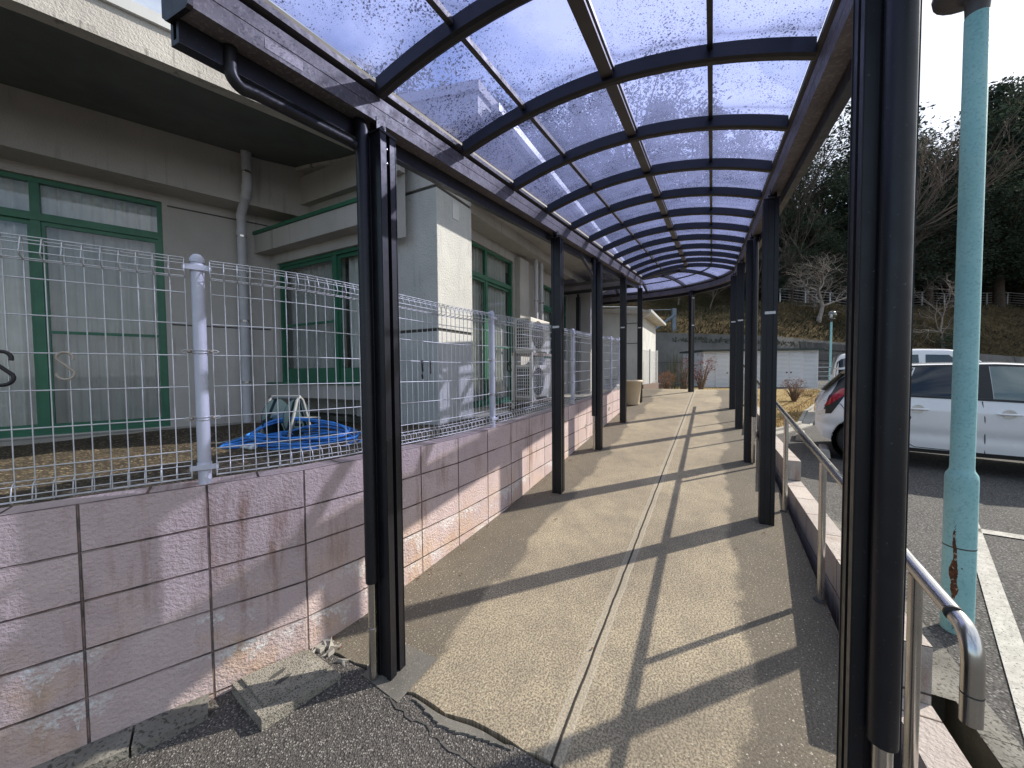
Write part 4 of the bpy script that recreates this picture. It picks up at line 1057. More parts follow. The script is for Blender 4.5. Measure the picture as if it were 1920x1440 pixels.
# sill slab under the bay, canopy slab over it with green flashing
m = MB(); m.bst(3.02, 3.5, -5.56, BAYR+0.06, 1.27, 1.45, 0.006); m.build('bay_sill', 'wallw', bld)
m = MB(); m.bst(2.99, 3.3, -5.50, BAYR+0.06, 1.452, 1.472, 0.003); m.build('sill_flashing', 'green', bld)
m = MB(); m.bst(2.93, 3.36, -5.62, BAYR+0.10, 3.25, 3.50, 0.008); m.build('bay_roof', 'wallw', bld)
m = MB()
m.prism([W(2.915, -5.66, 3.502), W(2.915, BAYR+0.12, 3.502), W(2.915, BAYR+0.12, 3.545), W(2.915, -5.66, 3.545)], u*0.02)
m.prism([W(2.935, -5.66, 3.54), W(2.935, BAYR+0.12, 3.54), W(3.36, BAYR+0.12, 3.62), W(3.36, -5.66, 3.62)], ZUP*0.01)
for q in (-4.85, -4.1): m.bst(2.910, 2.93, q-0.004, q+0.004, 3.50, 3.55)
m.build('bay_flashing', 'green', bld)
# heavy beam under the eave of the first facade
m = MB(); c = [f1(-0.52, 3.76, -0.1), f1(8, 3.92, -0.1), f1(8, 4.5, -0.1), f1(-0.52, 4.5, -0.1)]
m.prism(c, N1*0.46); m.build('eave_beam', 'wallw', bld)
# panel joints in the render of the first facade
for z_ in (3.655, 2.205): m = MB(); fbar(m, f1, 0.02, 1.06, z_, z_+0.017, 0.0005, 0.003); m.build('wall_joint', 'groove', bld)
# foot ledge of the first facade
m = MB(); fbar(m, f1, 0.0, 7, 0.70, 0.935, -0.02, 0.20); m.build('foot_ledge', 'concrete', bld)
m = MB(); fbar(m, f1, -0.6, 7, 0.50, 0.80, 0.20, 0.26); m.build('ledge_face', 'mossy', bld)
m = MB(); m.bst(4.2, 9.9, -3.55, -2.55, 0.7, 0.965, 0.01); m.build('foot_slab', 'concrete', bld)
m = MB(); m.bst(3.3, 4.4, -4.2, -2.70, 0.7, 0.93, 0.02); m.build('pillar_foot', 'mossy', bld)
m = MB(); m.bst(3.4, 3.62, -5.4, -3.6, 0.75, 1.0, 0.02); m.build('void_block', 'mossy', bld)
# beam along the long facade
m = MB(); m.bst(4.22, 12.0, -3.55, -3.2, 3.98, 4.35, 0.006); m.build('eave_beam', 'wallw', bld)
# ---- eaves
ev = [W(-1.6, -5.2, 0), W(0.0, -4.55, 0), W(0.78, -4.23, 0), W(1.43, -4.02, 0), W(2.36, -3.74, 0), W(3.02, -3.58, 0)]
back = [f1(8, 0, -0.4), f1(5, 0, -0.4), f1(3, 0, -0.4), f1(1.5, 0, -0.4), f1(0.2, 0, -0.4), W(3.6, -5.3, 0)]
ZS = 4.20
m = MB()
for (a, b), (c, d) in zip(zip(ev, ev[1:]), zip(back, back[1:])): m.add([a+ZUP*ZS, b+ZUP*ZS, d+ZUP*(ZS+0.28), c+ZUP*(ZS+0.28)], [(0, 1, 2, 3)])
m.add([ev[-1]+ZUP*ZS, W(3.55, -2.9, ZS+0.08), W(3.6, -5.3, ZS+0.28)], [(0, 1, 2)])
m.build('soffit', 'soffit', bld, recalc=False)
def band(m, pts, z0, z1, o0, o1):
    P = []
    for i, p in enumerate(pts):
        d = (pts[min(i+1, len(pts)-1)]-pts[max(i-1, 0)]).normalized(); P.append((p, Vector((d.y, -d.x, 0))))
    for (p, n), (q, k) in zip(P, P[1:]):
        c = [p+n*o0+ZUP*z0, p+n*o1+ZUP*z0, p+n*o1+ZUP*z1, p+n*o0+ZUP*z1]; e = [q+k*o0+ZUP*z0, q+k*o1+ZUP*z0, q+k*o1+ZUP*z1, q+k*o0+ZUP*z1]
        m.add(c+e, [(0, 1, 5, 4), (1, 2, 6, 5), (2, 3, 7, 6), (3, 0, 4, 7)])
    for e in (P[0], P[-1]):
        p, n = e; m.add([p+n*o0+ZUP*z0, p+n*o1+ZUP*z0, p+n*o1+ZUP*z1, p+n*o0+ZUP*z1], [(0, 1, 2, 3)])
m = MB(); band(m, ev, ZS-0.03, ZS+0.03, -0.12, 0.0); band(m, ev, ZS+0.03, ZS+0.25, -0.16, -0.015); m.build('eave_fascia', 'fascia', bld)
m = MB(); band(m, ev, ZS+0.25, ZS+0.34, -0.18, 0.018)
for k in range(6):
    p = ev[1].lerp(ev[-1], (k+0.3)/6); 
m.build('eave_coping', 'coping', bld)
m = MB()
for a, b, c, d in zip(ev, ev[1:], back, back[1:]): m.add([a+ZUP*(ZS+0.34), b+ZUP*(ZS+0.34), d+ZUP*(ZS+0.50), c+ZUP*(ZS+0.50)], [(0, 1, 2, 3)])
m.build('roof', 'coping', bld, recalc=False)
# second roof over the long facade: raked gable end facing the viewer
E0, E1_, TE, ZE = 3.22, 14.0, -2.08, 4.18
sl_ = 0.20
m = MB()
pr_ = [(TE, ZE), (TE, ZE+0.22), (TE-0.05, ZE+0.26), (-7.5, ZE+0.26+sl_*5.4), (-7.5, ZE+sl_*1.0+0.3), (-3.6, ZE+0.02)]
m.prism([W(E0, t_, z_) for t_, z_ in pr_], u*(E1_-E0)); m.build('roof', 'fascia', bld)
m = MB(); m.prism([W(E0-0.03, t_, z_) for t_, z_ in ((TE+0.03, ZE+0.20), (TE+0.03, ZE+0.30), (-7.5, ZE+0.30+sl_*5.45), (-7.5, ZE+0.20+sl_*5.45))], u*(E1_-E0+0.03)); m.build('roof_edge', 'wallw', bld)
m = MB(); m.bst(E0+0.1, E1_, TE-1.2, TE-0.12, ZE-0.02, ZE-0.008); m.build('soffit', 'wallw', bld)
m = MB(); gp_ = [(TE+0.035, ZE+0.06), (TE+0.035, ZE+0.18), (TE+0.13, ZE+0.18), (TE+0.13, ZE+0.10), (TE+0.10, ZE+0.06)]
m.prism([W(E0+0.2, t_, z_) for t_, z_ in gp_], u*(E1_-E0-0.4)); m.build('gutter', 'coping', bld)
# gable wall closing the roof end
m = MB(); m.add([W(3.52, -7.4, 3.9), W(3.52, -2.9, 3.9), W(3.52, -2.9, ZE+0.1), W(3.52, -7.4, ZE+1.1)], [(0, 1, 2, 3)]); m.build('gable_wall', 'wallw', bld)
# ---- down pipes
def downpipe(pts, r, straps, n_, label=None):
    o = MB().tube(pts, r, 16).build('downpipe', 'pvc', bld)
    if label: o['label'] = label
    for p in straps: c = MB(); c.lathe(p-ZUP*0.012, [(r, 0), (r+0.004, 0), (r+0.004, 0.024), (r, 0.024)], 16); c.box(p+n_*(r+0.006), n_.cross(ZUP)*0.02, n_*0.006, ZUP*0.012); c.build('strap', 'steel', o)
    for p, q in zip(pts, pts[1:]):
        if (q-p).length > 0.10: j = MB(); j.tube([p.lerp(q, 0.03), p.lerp(q, 0.03)+(q-p).normalized()*0.07], r+0.005, 16); j.build('socket', 'pvc', o)
    return o
pa = 0.31; RP_ = 0.052
pts = [f1(pa-0.03, 4.4, 0.47), f1(pa-0.03, 3.98, 0.47), f1(pa-0.02, 3.86, 0.44), f1(pa+0.02, 3.70, 0.16), f1(pa+0.02, 3.58, 0.10), f1(pa+0.02, 0.93, 0.09)]
downpipe(pts, RP_, [f1(pa-0.03, 4.12, 0.47), f1(pa+0.02, 3.42, 0.093), f1(pa+0.02, 2.30, 0.09), f1(pa+0.02, 1.48, 0.09)], N1, 'grey pipe with an offset bend near the inner corner')
downpipe([f2(7.40, 4.0, 0.2), f2(7.40, 0.97, 0.2)], 0.045, [f2(7.40, 3.1, 0.2)], w, 'left one of two white pipes beside the outdoor units')
downpipe([f2(7.68, 4.0, 0.2), f2(7.68, 0.97, 0.2)], 0.045, [f2(7.68, 3.1, 0.2)], w, 'right one of two white pipes beside the outdoor units')
downpipe([W(10.2, -1.98, 4.15), W(10.2, -2.05, 3.98), W(10.2, -2.75, 3.72), W(10.2, -2.83, 3.55), W(10.2, -2.83, 0.97)], 0.05, [W(10.2, -2.83, 3.1), W(10.2, -2.83, 1.9)], w, 'pale pipe that runs out under the far eave and bends down the wall')

# ---- far wing beyond the canopy turn
wing = thing('far_wing', 'white walled building wing with a small gutter roof beyond the end of the canopy', 'building', W(13.5, -3, 0.9))
m = MB(); m.bst(13.0, 17.0, -8.0, -2.12, 0.6, 3.7, 0.01); m.build('wall', 'pilaster', wing)
for z_ in (2.48, 3.15): m = MB(); m.bst(12.985, 13.0, -2.75, -2.11, z_, z_+0.02); m.build('groove', 'groove', wing)
m = MB(); m.prism([W(12.9, t_, z_) for t_, z_ in ((-1.82, 3.48), (-1.82, 3.55), (-8, 4.25), (-8, 4.15), (-2.3, 3.46))], u*4.3); m.build('roof', 'fascia', wing)
m = MB(); m.prism([W(12.86, t_, z_) for t_, z_ in ((-1.82, 3.46), (-1.82, 3.56), (-1.73, 3.56), (-1.74, 3.48))], u*4.4); m.tube([W(12.92, -1.78, 3.48), W(12.92, -1.83, 3.39), W(12.95, -2.1, 3.28)], 0.035, 8); m.build('gutter', 'coping', wing)

# ================================================================ THINGS IN THE YARD
# outdoor units
def ac_unit(base, name_label):
    t = thing('outdoor_unit', name_label, 'air conditioner', base, 'stacked outdoor units')
    B = Vector(base); wd, dp, h = 0.80, 0.29, 0.545   # along u, along w, height
    C = B+ZUP*h/2
    m = MB(); m.box(C, u*wd/2, w*dp/2, ZUP*h/2, 0.012); m.build('casing', 'ac', t)
    m = MB(); m.box(C-u*(wd/2+0.001)+ZUP*0.0, w*0.115, u*0.002, ZUP*0.235); m.build('coil_grille', 'acdark', t)
    m = MB()
    for k in range(9): m.box(C-u*(wd/2+0.004)+ZUP*(-0.22+0.055*k), w*0.12, u*0.004, ZUP*0.0045)
    for k in range(7): m.box(C-u*(wd/2+0.006)+w*(-0.115+0.0383*k), w*0.003, u*0.003, ZUP*0.235)
    m.build('grille_bars', 'ac', t)
    fc = C-u*0.12+w*(dp/2)
    m = MB(); m.lathe(fc, [(0, 0.003), (0.235, 0.003), (0.235, -0.01)], 32, w); m.build('fan_opening', 'acdark', t)
    m = MB()
    for k in range(7): m.lathe(fc+w*0.012, [(0.036*k+0.018, -0.003), (0.036*k+0.018, 0.003), (0.036*k+0.022, 0.003), (0.036*k+0.022, -0.003)], 28, w)
    for k in range(12): a = 2*pi*k/12; d = u*cos(a)+ZUP*sin(a); m.tube([fc+w*0.016+d*0.03, fc+w*0.014+d*0.24], 0.0025, 4)
    m.build('fan_guard', 'ac', t)
    m = MB()
    for a in (-0.28, 0.28): m.box(B+u*a-ZUP*0.02, u*0.05, w*0.16, ZUP*0.02, 0.004)
    m.build('foot', 'ac', t)
    return t
ac_unit(W(5.92, -2.74, 1.15), 'lower cream outdoor unit standing on the ground frame of the rack')
ac_unit(W(5.92, -2.74, 1.93), 'upper cream outdoor unit standing on the rack shelf')
rk = thing('unit_rack', 'rust stained steel rack that carries two outdoor units against the building', 'rack', W(5.92, -2.74, 0.965))
for a in (-0.44, 0.44):
    for b in (-0.17, 0.17): m = MB(); m.box(W(5.92+a, -2.74+b, 1.43), u*0.018, w*0.018, ZUP*0.465); m.build('leg', 'ac', rk)
for z in (1.875, 1.095):
    m = MB()
    for b in (-0.17, 0.17): m.box(W(5.92, -2.74+b, z), u*0.46, w*0.016, ZUP*0.022)
    for a in (-0.28, 0.28): m.box(W(5.92+a, -2.74, z-0.002), u*0.03, w*0.15, ZUP*0.018)
    m.build('shelf', 'rack', rk)
# hose reel
rc = W(2.25, -3.80, 0.885)
ra, rb_ = (u*0.35+w*0.94).normalized(), (u*0.94-w*0.35).normalized()     # axle direction, roll direction
rl = thing('hose_reel', 'grey blue hose reel with a white carrying frame under the bay window', 'hose reel', rc)
for sg in (-1, 1):
    m = MB()
    c = rc+ra*0.115*sg+ZUP*0.26
    m.lathe(c-ra*0.008, [(0.0, 0.0), (0.06, 0.0), (0.065, 0.004), (0.185, 0.0), (0.195, 0.008), (0.185, 0.016), (0.065, 0.012), (0.06, 0.016), (0.0, 0.016)], 32, ra); m.build('flange', 'reel', rl)
    m = MB()
    base1, base2 = rc+ra*0.15*sg-rb_*0.19+ZUP*0.012, rc+ra*0.15*sg+rb_*0.19+ZUP*0.012
    m.tube([base1, rc+ra*0.15*sg-rb_*0.04+ZUP*0.44, rc+ra*0.15*sg+ZUP*0.47, rc+ra*0.15*sg+rb_*0.04+ZUP*0.44, base2], 0.016, 8); m.tube([base1-rb_*0.03, base2+rb_*0.03], 0.017, 8)
    m.build('side_frame', 'reelframe', rl)
m = MB(); m.lathe(rc-ra*0.11+ZUP*0.26, [(0.06, 0), (0.055, 0.11), (0.06, 0.22)], 20, ra); m.build('drum', 'hose2', rl)
m = MB(); m.tube([rc-ra*0.155+ZUP*0.47, rc+ra*0.155+ZUP*0.47], 0.020, 10); m.build('handle', 'reelframe', rl)
m = MB(); m.tube([rc+ra*0.14+ZUP*0.26, rc+ra*0.20+ZUP*0.26, rc+ra*0.205+rb_*0.10+ZUP*0.25, rc+ra*0.30+rb_*0.10+ZUP*0.25], 0.011, 8); m.build('crank', 'reelframe', rl)
# blue hose heap
random.seed(12)
hc = W(2.20, -3.40, 0.90)
hx_, hy_ = (u*0.45+w*0.89).normalized(), (u*0.89-w*0.45).normalized()
pts = []
for k in range(200):
    a = 2*pi*k/30+0.5*sin(k*0.11); turn = k/30
    rx = 0.42+0.09*sin(turn*2.3+0.5)+0.03*sin(k*0.37); ry = 0.25+0.08*cos(turn*1.7)+0.02*sin(k*0.5)
    cx = 0.09*sin(turn*1.9); cy = 0.08*cos(turn*2.6)
    z = 0.012+0.12*(k/200)+0.10*max(0, sin(a))*(0.3+0.7*k/200)+0.035*max(0, sin(a*1.0+turn))+0.012*sin(k*0.71)
    pts.append(hc+hx_*(cx+rx*cos(a))+hy_*(cy+ry*sin(a))+ZUP*z)
pts += [pts[-1]+(-hx_*0.1*k)+hy_*0.02*k-ZUP*0.012*k for k in range(1, 4)]
def smooth_pts(P, it=2):
    for _ in range(it):
        Q = [P[0]]
        for a, b in zip(P, P[1:]): Q += [a.lerp(b, 0.25), a.lerp(b, 0.75)]
        P = Q+[P[-1]]
    return P
hs = MB().tube(smooth_pts(pts, 1), 0.0115, 7).build('garden_hose', 'hose', None, tuple(hc), True)
tag(hs, 'bright blue garden hose heaped in loops on the soil behind the mesh fence', 'hose')
pts = [hc+hx_*(-0.10+0.30*cos(2*pi*k/24+0.3)*(1+0.05*sin(k)))+hy_*(0.02+0.20*sin(2*pi*k/24))+ZUP*(0.02+0.0006*k) for k in range(96)]
MB().tube(pts, 0.0095, 6).build('inner_loops', 'hose2', hs)
# a tail of loops thrown to the left
tl = [hc-hx_*0.30+hy_*0.05+ZUP*0.09, hc-hx_*0.50-hy_*0.02+ZUP*0.07, hc-hx_*0.70-hy_*0.06+ZUP*0.03, hc-hx_*0.78-hy_*0.10+ZUP*0.012, hc-hx_*0.70-hy_*0.14+ZUP*0.012, hc-hx_*0.45-hy_*0.16+ZUP*0.03, hc-hx_*0.1-hy_*0.20+ZUP*0.05, hc+hx_*0.25-hy_*0.26+ZUP*0.03]
MB().tube(smooth_pts(tl, 3), 0.0125, 7).build('loose_loop', 'hose', hs)
tl = [hc-hx_*0.20+hy_*0.10+ZUP*0.10, hc-hx_*0.48+hy_*0.06+ZUP*0.10, hc-hx_*0.72-hy_*0.0+ZUP*0.05, hc-hx_*0.82-hy_*0.05+ZUP*0.012, hc-hx_*0.60-hy_*0.09+ZUP*0.03, hc-hx_*0.2-hy_*0.10+ZUP*0.06]
MB().tube(smooth_pts(tl, 3), 0.0125, 7).build('loose_loop', 'hose', hs)
nz_ = hc-hx_*0.42-hy_*0.20
m = MB(); d_ = (hx_*0.9-hy_*0.3).normalized()
m.lathe(nz_+ZUP*0.03, [(0.0, -0.10), (0.012, -0.10), (0.012, -0.04), (0.018, -0.02), (0.018, 0.02), (0.026, 0.03), (0.032, 0.055), (0.030, 0.075), (0.012, 0.077), (0.0, 0.07)], 16, d_); m.build('spray_nozzle', 'stain', hs)
cb = [rc-ra*0.1+ZUP*0.2, rc-ra*0.35-rb_*0.05+ZUP*0.10, rc-ra*0.62-rb_*0.1+ZUP*0.02, rc-ra*0.68-rb_*0.16+ZUP*0.012, rc-ra*0.5-rb_*0.2+ZUP*0.012, rc-ra*0.2-rb_*0.2+ZUP*0.012]
o = MB().tube(smooth_pts(cb, 3), 0.006, 6).build('supply_hose', 'hose2', rl)
# planter pot on the ramp
pc = W(8.72, -1.58, fl(8.72))
pt = thing('planter_pot', 'tall beige plastic planter pot standing between the far left posts', 'plant pot', pc)
MB().lathe(pc, [(0.0, 0.0), (0.15, 0.0), (0.155, 0.02), (0.20, 0.50), (0.225, 0.505), (0.225, 0.55), (0.205, 0.555), (0.195, 0.50), (0.0, 0.50)], 28).build('pot', 'pot', pt)
MB().lathe(pc, [(0.0, 0.515), (0.196, 0.505)], 20).build('soil', 'soil', pt)
# small dark bin / box behind it
bxx = thing('wire_basket', 'dark wire basket beside the building behind the beige planter pot', 'basket', W(9.7, -2.2, fl(9.7)))
m = MB(); o_ = W(9.7, -2.2, fl(9.7))
for k in range(9):
    for z in (0.02, 0.42): pass
    a = -0.2+0.05*k
    m.tube([o_+w*a-u*0.15, o_+w*a-u*0.15+ZUP*0.45], 0.004, 5); m.tube([o_+w*a+u*0.15, o_+w*a+u*0.15+ZUP*0.45], 0.004, 5)
for z in (0.01, 0.22, 0.45): m.tube([o_+w*a_+u*b_+ZUP*z for a_, b_ in ((-.2, -.15), (.2, -.15), (.2, .15), (-.2, .15))], 0.006, 5, closed=True, caps=False)
m.build('basket_wires', 'trim', bxx)

# ================================================================ RIGHT SIDE OF THE RAMP
def seg(s0, s1, zt, label, zb=None):
    m = MB(); T0, T1 = 0.66, 0.795; n = max(1, int(round((s1-s0)/0.4))); e = []
    o = W(s0, T0, 0)
    zb = -0.15
    for a, b in zip([lerp(s0, s1, k/n) for k in range(n)], [lerp(s0, s1, (k+1)/n) for k in range(n)]):
        for (t_, fl_) in ((T0, 1), (T1, -1)):
            m.add([W(a, t_, zb), W(b, t_, zb), W(b, t_, zt), W(a, t_, zt)], [(0, 1, 2, 3)], [(a, zb-zt), (b, zb-zt), (b, 0), (a, 0)])
        m.add([W(a, T0, zt), W(b, T0, zt), W(b, T1, zt), W(a, T1, zt)], [(0, 1, 2, 3)], [(a, -0.03), (b, -0.03), (b, -0.165), (a, -0.165)])
    for s_ in (s0, s1): m.add([W(s_, T0, zb), W(s_, T1, zb), W(s_, T1, zt), W(s_, T0, zt)], [(0, 1, 2, 3)], [(0.03, zb-zt), (0.165, zb-zt), (0.165, 0), (0.03, 0)])
    ob = m.build('low_block_wall', 'lowblock', None, None)
    tag(ob, label, 'low wall', 'stepped low walls beside the handrail')
seg(0.75, 2.08, 0.235, 'nearest and lowest step of the low block wall beside the handrail end')
seg(2.084, 4.60, 0.475, 'long middle step of the low block wall below the handrail')
seg(4.604, 6.80, 0.675, 'step of the low block wall level with the white car rear')
seg(6.804, 9.0, 0.875, 'farthest and highest step of the low block wall beyond the right posts')
# handrail
hr = thing('handrail', 'stainless steel tube handrail with slim posts along the right side of the ramp', 'handrail', W(1.7, 0.58, 0.1))
HT = 0.575; HH = 0.835
P = [W(1.335, HT+0.005, fl(1.32)+HH-0.225), W(1.335, HT+0.005, fl(1.32)+HH-0.075)]
P += [W(1.335+0.06*(1-cos(a)), HT+0.005, fl(1.32)+HH-0.070+0.072*sin(a)) for a in [pi/2*k/6 for k in range(1, 7)]]
P += [W(s_, HT, fl(s_)+HH) for s_ in (1.5, 2.5, 4, 6, 8, 9.6)]
MB().tube(P, 0.0205, 18).build('rail', 'steel', hr)
cf = MB()
for s_ in (1.41,): cf.tube([W(s_-0.003, HT, fl(s_)+HH), W(s_+0.003, HT, fl(s_+0.006)+HH)], 0.0211, 18)
cf.build('rail_joint', 'acdark', hr); cf = MB(); cf.lathe(W(1.335, HT+0.005, fl(1.32)+HH-0.15), [(0.0210, -0.002), (0.0214, 0.0), (0.0210, 0.002)], 18)
cf.build('rail_joint', 'acdark', hr)
for s_ in (1.62, 2.74, 3.96, 5.2, 6.45, 7.7, 8.95):
    p = W(s_, HT, fl(s_)); o = MB().tube([p-ZUP*0.03, p+ZUP*(HH-0.02)], 0.0175, 14).build('rail_post', 'steel', hr)
    MB().lathe(p+ZUP*0.001, [(0.034, 0), (0.034, 0.003), (0.019, 0.006)], 16).build('base_flange', 'acdark', o)

# lamp posts
def lamp(loc, label, rust, sc=1.0):
    B = Vector(loc); L = thing('lamp_post', label, 'lamp post', loc, 'teal lamp posts')
    MB().lathe(B, [(0.0665, -0.02), (0.0665, 0.90), (0.064, 0.925), (0.051, 0.95), (0.0488, 0.965), (0.0480, 3.50), (0.043, 3.52)], 26).build('pole', 'teal', L)
    MB().lathe(B+ZUP*3.50, [(0.046, 0.0), (0.05, 0.10), (0.085, 0.13), (0.17, 0.16), (0.175, 0.185), (0.12, 0.20), (0.0, 0.20)], 24).build('collar', 'purlin', L)
    prof = [(0.13*1.0, 0.19)]+[(0.235*sin(a), 0.40-0.235*cos(a)) for a in [0.55+(pi-0.55)*k/14 for k in range(15)]]
    MB().lathe(B+ZUP*3.50, prof, 24).build('globe', 'globe', L)
    MB().lathe(B+ZUP*3.70, [(0.0, 0.0), (0.035, 0.0), (0.05, 0.08), (0.05, 0.2), (0.0, 0.24)], 12).build('bulb', 'sticker', L)
    if rust:
        dn = (-B).normalized(); dn = Vector((dn.x, dn.y, 0)).normalized(); sd_ = Vector((-dn.y, dn.x, 0))
        def onp(a, z, r=0.0675):   # angle a measured from the face towards the viewer
            d = dn*cos(a)+sd_*sin(a); return B+d*r+ZUP*z
        m = MB(); random.seed(17)
        def patch(zs, cent, half, r=0.0674):
            for (z0, c0, h0), (z1, c1, h1) in zip(zip(zs, cent, half), zip(zs[1:], cent[1:], half[1:])):
                for q in range(8):
                    f0, f1_ = -1+q/4, -1+(q+1)/4
                    m.add([onp(c0+h0*f0, z0, r), onp(c0+h0*f1_, z0, r), onp(c1+h1*f1_, z1, r), onp(c1+h1*f0, z1, r)], [(0, 1, 2, 3)])
        zs = [0.14+0.014*k for k in range(34)]
        half = [0.06+0.20*exp(-((z-0.36)/0.06)**2)+0.16*exp(-((z-0.26)/0.03)**2)+0.04*exp(-((z-0.50)/0.04)**2)+0.025*random.random() for z in zs]
        patch(zs, [-0.26+0.05*sin(z*31)+0.018*random.uniform(-1, 1) for z in zs], half)
        m.build('rust_patch', 'rustseam', L)
        m = MB()
        zs = [0.02+0.02*k for k in range(32)]
        for (z0, z1) in zip(zs, zs[1:]):
            h0 = 0.016; c0, c1 = -0.30+0.03*sin(z0*30), -0.20+0.03*sin(z1*30)
            m.add([onp(c0-h0, z0, .0675), onp(c0+h0, z0, .0675), onp(c1+h0, z1, .0675), onp(c1-h0, z1, .0675)], [(0, 1, 2, 3)])
        m.lathe(B+ZUP*0.50, [(0.067, 0.0), (0.0675, 0.004), (0.067, 0.008)], 26)
        m.build('door_seam', 'groove', L)
    return L
lamp((2.61, 2.15, 0.052), 'near teal lamp pole with rust near its foot beside the painted line', True)
lamp((17.9, 21.0, zg(17.9, 21.0)), 'far teal lamp post with a clear globe beside the white shed', False)

# wheel stops
for (s_, t_, lb) in ((0.20, -0.55, 'concrete wheel stop under the near side of the white hatchback'), (-0.12, 0.75, 'concrete wheel stop catching the sun behind the white hatchback')):
    exc, eyc = Vector((0.785, -0.62, 0)), Vector((0.62, 0.785, 0)); o = Vector((5.298, 6.645, 0))+exc*s_+eyc*t_; o.z = zg(o.x, o.y); m = MB()
    m.prism([o+exc*a+ZUP*z-eyc*0.30 for a, z in ((-0.075, 0), (0.075, 0), (0.06, 0.115), (0.04, 0.125), (-0.04, 0.125), (-0.06, 0.115))], eyc*0.6)
    tag(m.build('wheel_stop', 'conc_light', None, tuple(o)), lb, 'wheel stop', 'wheel stops in the parking lot')

# ================================================================ CARS
def make_car(name, label, cat, org, ex, st, belt_k, roofdata, wheels, wr, glass, group):
    """ex: unit vector tail -> nose; ey: to the car's left... stations: (x, zbot, zbelt, zroof, halfw, halfw_roof)"""
    ex = Vector(ex).normalized(); ey = ZUP.cross(ex)
    C0 = thing(name, label, cat, org, group); O = Vector(org)
    def P(x, y, z): return O+ex*x+ey*y+ZUP*z
    def cat_(tab, x):
        # smooth interpolation of a table
        for (a, p), (b, q) in zip(tab, tab[1:]):
            if x <= b:
                f = max(0, min(1, (x-a)/(b-a))); return p+(q-p)*f
        return tab[-1][1]
    keys = ('zb', 'zs', 'zr', 'hw', 'hr')
    tabs = {k: [(r[0], r[i+1]) for r in st] for i, k in enumerate(keys)}
    NX = 300
    X = [st[0][0]+(st[-1][0]-st[0][0])*k/NX for k in range(NX+1)]
    raw = {k: [cat_(tabs[k], x) for x in X] for k in keys}
    for k in keys:        # soften the kinks
        for _ in range(24):
            v = raw[k]; raw[k] = [v[0]]+[(v[i-1]+2*v[i]+v[i+1])/4 for i in range(1, len(v)-1)]+[v[-1]]
    def val(k, x):
        f = (x-X[0])/(X[-1]-X[0])*NX; i = max(0, min(NX-1, int(f))); return lerp(raw[k][i], raw[k][i+1], f-i)
    def sec(x, q):
        """q in 0..1 from sill to roof centre (one side): returns (y, z)"""
        zb, zs, zr, hw, hr = (val(k, x) for k in keys)
        if q < 0.5:
            f = q/0.5; z = lerp(zb, zs, f)
            y = hw*(0.93+0.07*sin(min(1, f*1.25)*pi/2))-0.035*hw*max(0, f-0.80)/0.2
            y -= 0.018*exp(-((f-0.34)/0.10)**2)
            return y, z
        f = (q-0.5)/0.5; y0 = hw*0.965
        if f < 0.62:
            g = f/0.62; z = lerp(zs, zr-0.10*(zr-zs), g); y = lerp(y0, hr, g**1.15)
        else:
            g = (f-0.62)/0.38; a = g*pi/2; y = hr*cos(a)**0.75 if a < pi/2-1e-6 else 0.0; z = zr-0.10*(zr-zs)+0.10*(zr-zs)*sin(a)**0.9
        return y, z
    Q = [0.5*k/44 for k in range(45)]+[0.5+0.5*k/16 for k in range(1, 17)]
    m = MB()
    # wheel arches are cut by skipping quads
    def inarch(x, z): return any((x-wx)**2+(z-wr)**2 < (wr+0.055)**2 for wx in wheels)
    for sg in (1, -1):
        vs = [P(x, sg*sec(x, q)[0], sec(x, q)[1]) for x in X for q in Q]; n = len(Q); fs = []
        for i in range(len(X)-1):
            for k in range(n-1):
                x = (X[i]+X[i+1])/2; z = sec(x, (Q[k]+Q[k+1])/2)[1]
                if Q[k] < 0.5 and inarch(x, z): continue
                fs.append((i*n+k, i*n+k+1, (i+1)*n+k+1, (i+1)*n+k))
        m.add(vs, fs, None, True)
    for x in (X[0], X[-1]):
        r = [P(x, sec(x, q)[0], sec(x, q)[1]) for q in Q]; l = [P(x, -sec(x, q)[0], sec(x, q)[1]) for q in Q]
        for k in range(len(Q)-1): m.add([r[k], r[k+1], l[k+1], l[k]], [(0, 1, 2, 3)])
    bm = bmesh.new()
    m.build('body', 'carwhite', C0)
    # underbody and arch liners
    m = MB(); m.add([P(a, b*val('hw', a)*0.92, val('zb', a)+0.015) for a in (X[2], X[-3]) for b in (-1, 1)], [(0, 1, 3, 2)])
    for wx in wheels:
        for sg in (1, -1):
            hw = val('hw', wx)
            m.lathe(P(wx, sg*(hw-0.012), wr), [(wr+0.062, 0.0), (wr+0.06, -0.28), (0.0, -0.28)], 32, ey*sg)
    m.build('underbody', 'trim', C0, recalc=False)
    # wheels
    for wx in wheels:
        for sg in (1, -1):
            hw = val('hw', wx); c = P(wx, sg*(hw-0.03), wr); W_ = thing_part('wheel', C0, c)
            MB().lathe(c, [(wr*0.64, 0.0), (wr*0.68, 0.008), (wr*0.90, 0.010), (wr*0.98, -0.012), (wr, -0.04), (wr, -0.16), (wr*0.95, -0.185), (wr*0.6, -0.185)], 36, ey*sg).build('tyre', 'tyre', W_)
            r = MB(); r.lathe(c, [(wr*0.645, 0.002), (wr*0.62, -0.01), (wr*0.60, -0.04), (wr*0.2, -0.03), (wr*0.17, -0.004), (0, -0.002)], 30, ey*sg)
            for k in range(10):
                a = 2*pi*k/10; d = ex*cos(a)+ZUP*sin(a); tt_ = ex*-sin(a)+ZUP*cos(a)
                r.box(c+d*wr*0.40+ey*sg*-0.014, d*wr*0.23, tt_*0.016, ey*0.010, 0.003)
            r.build('rim', 'alloy', W_)
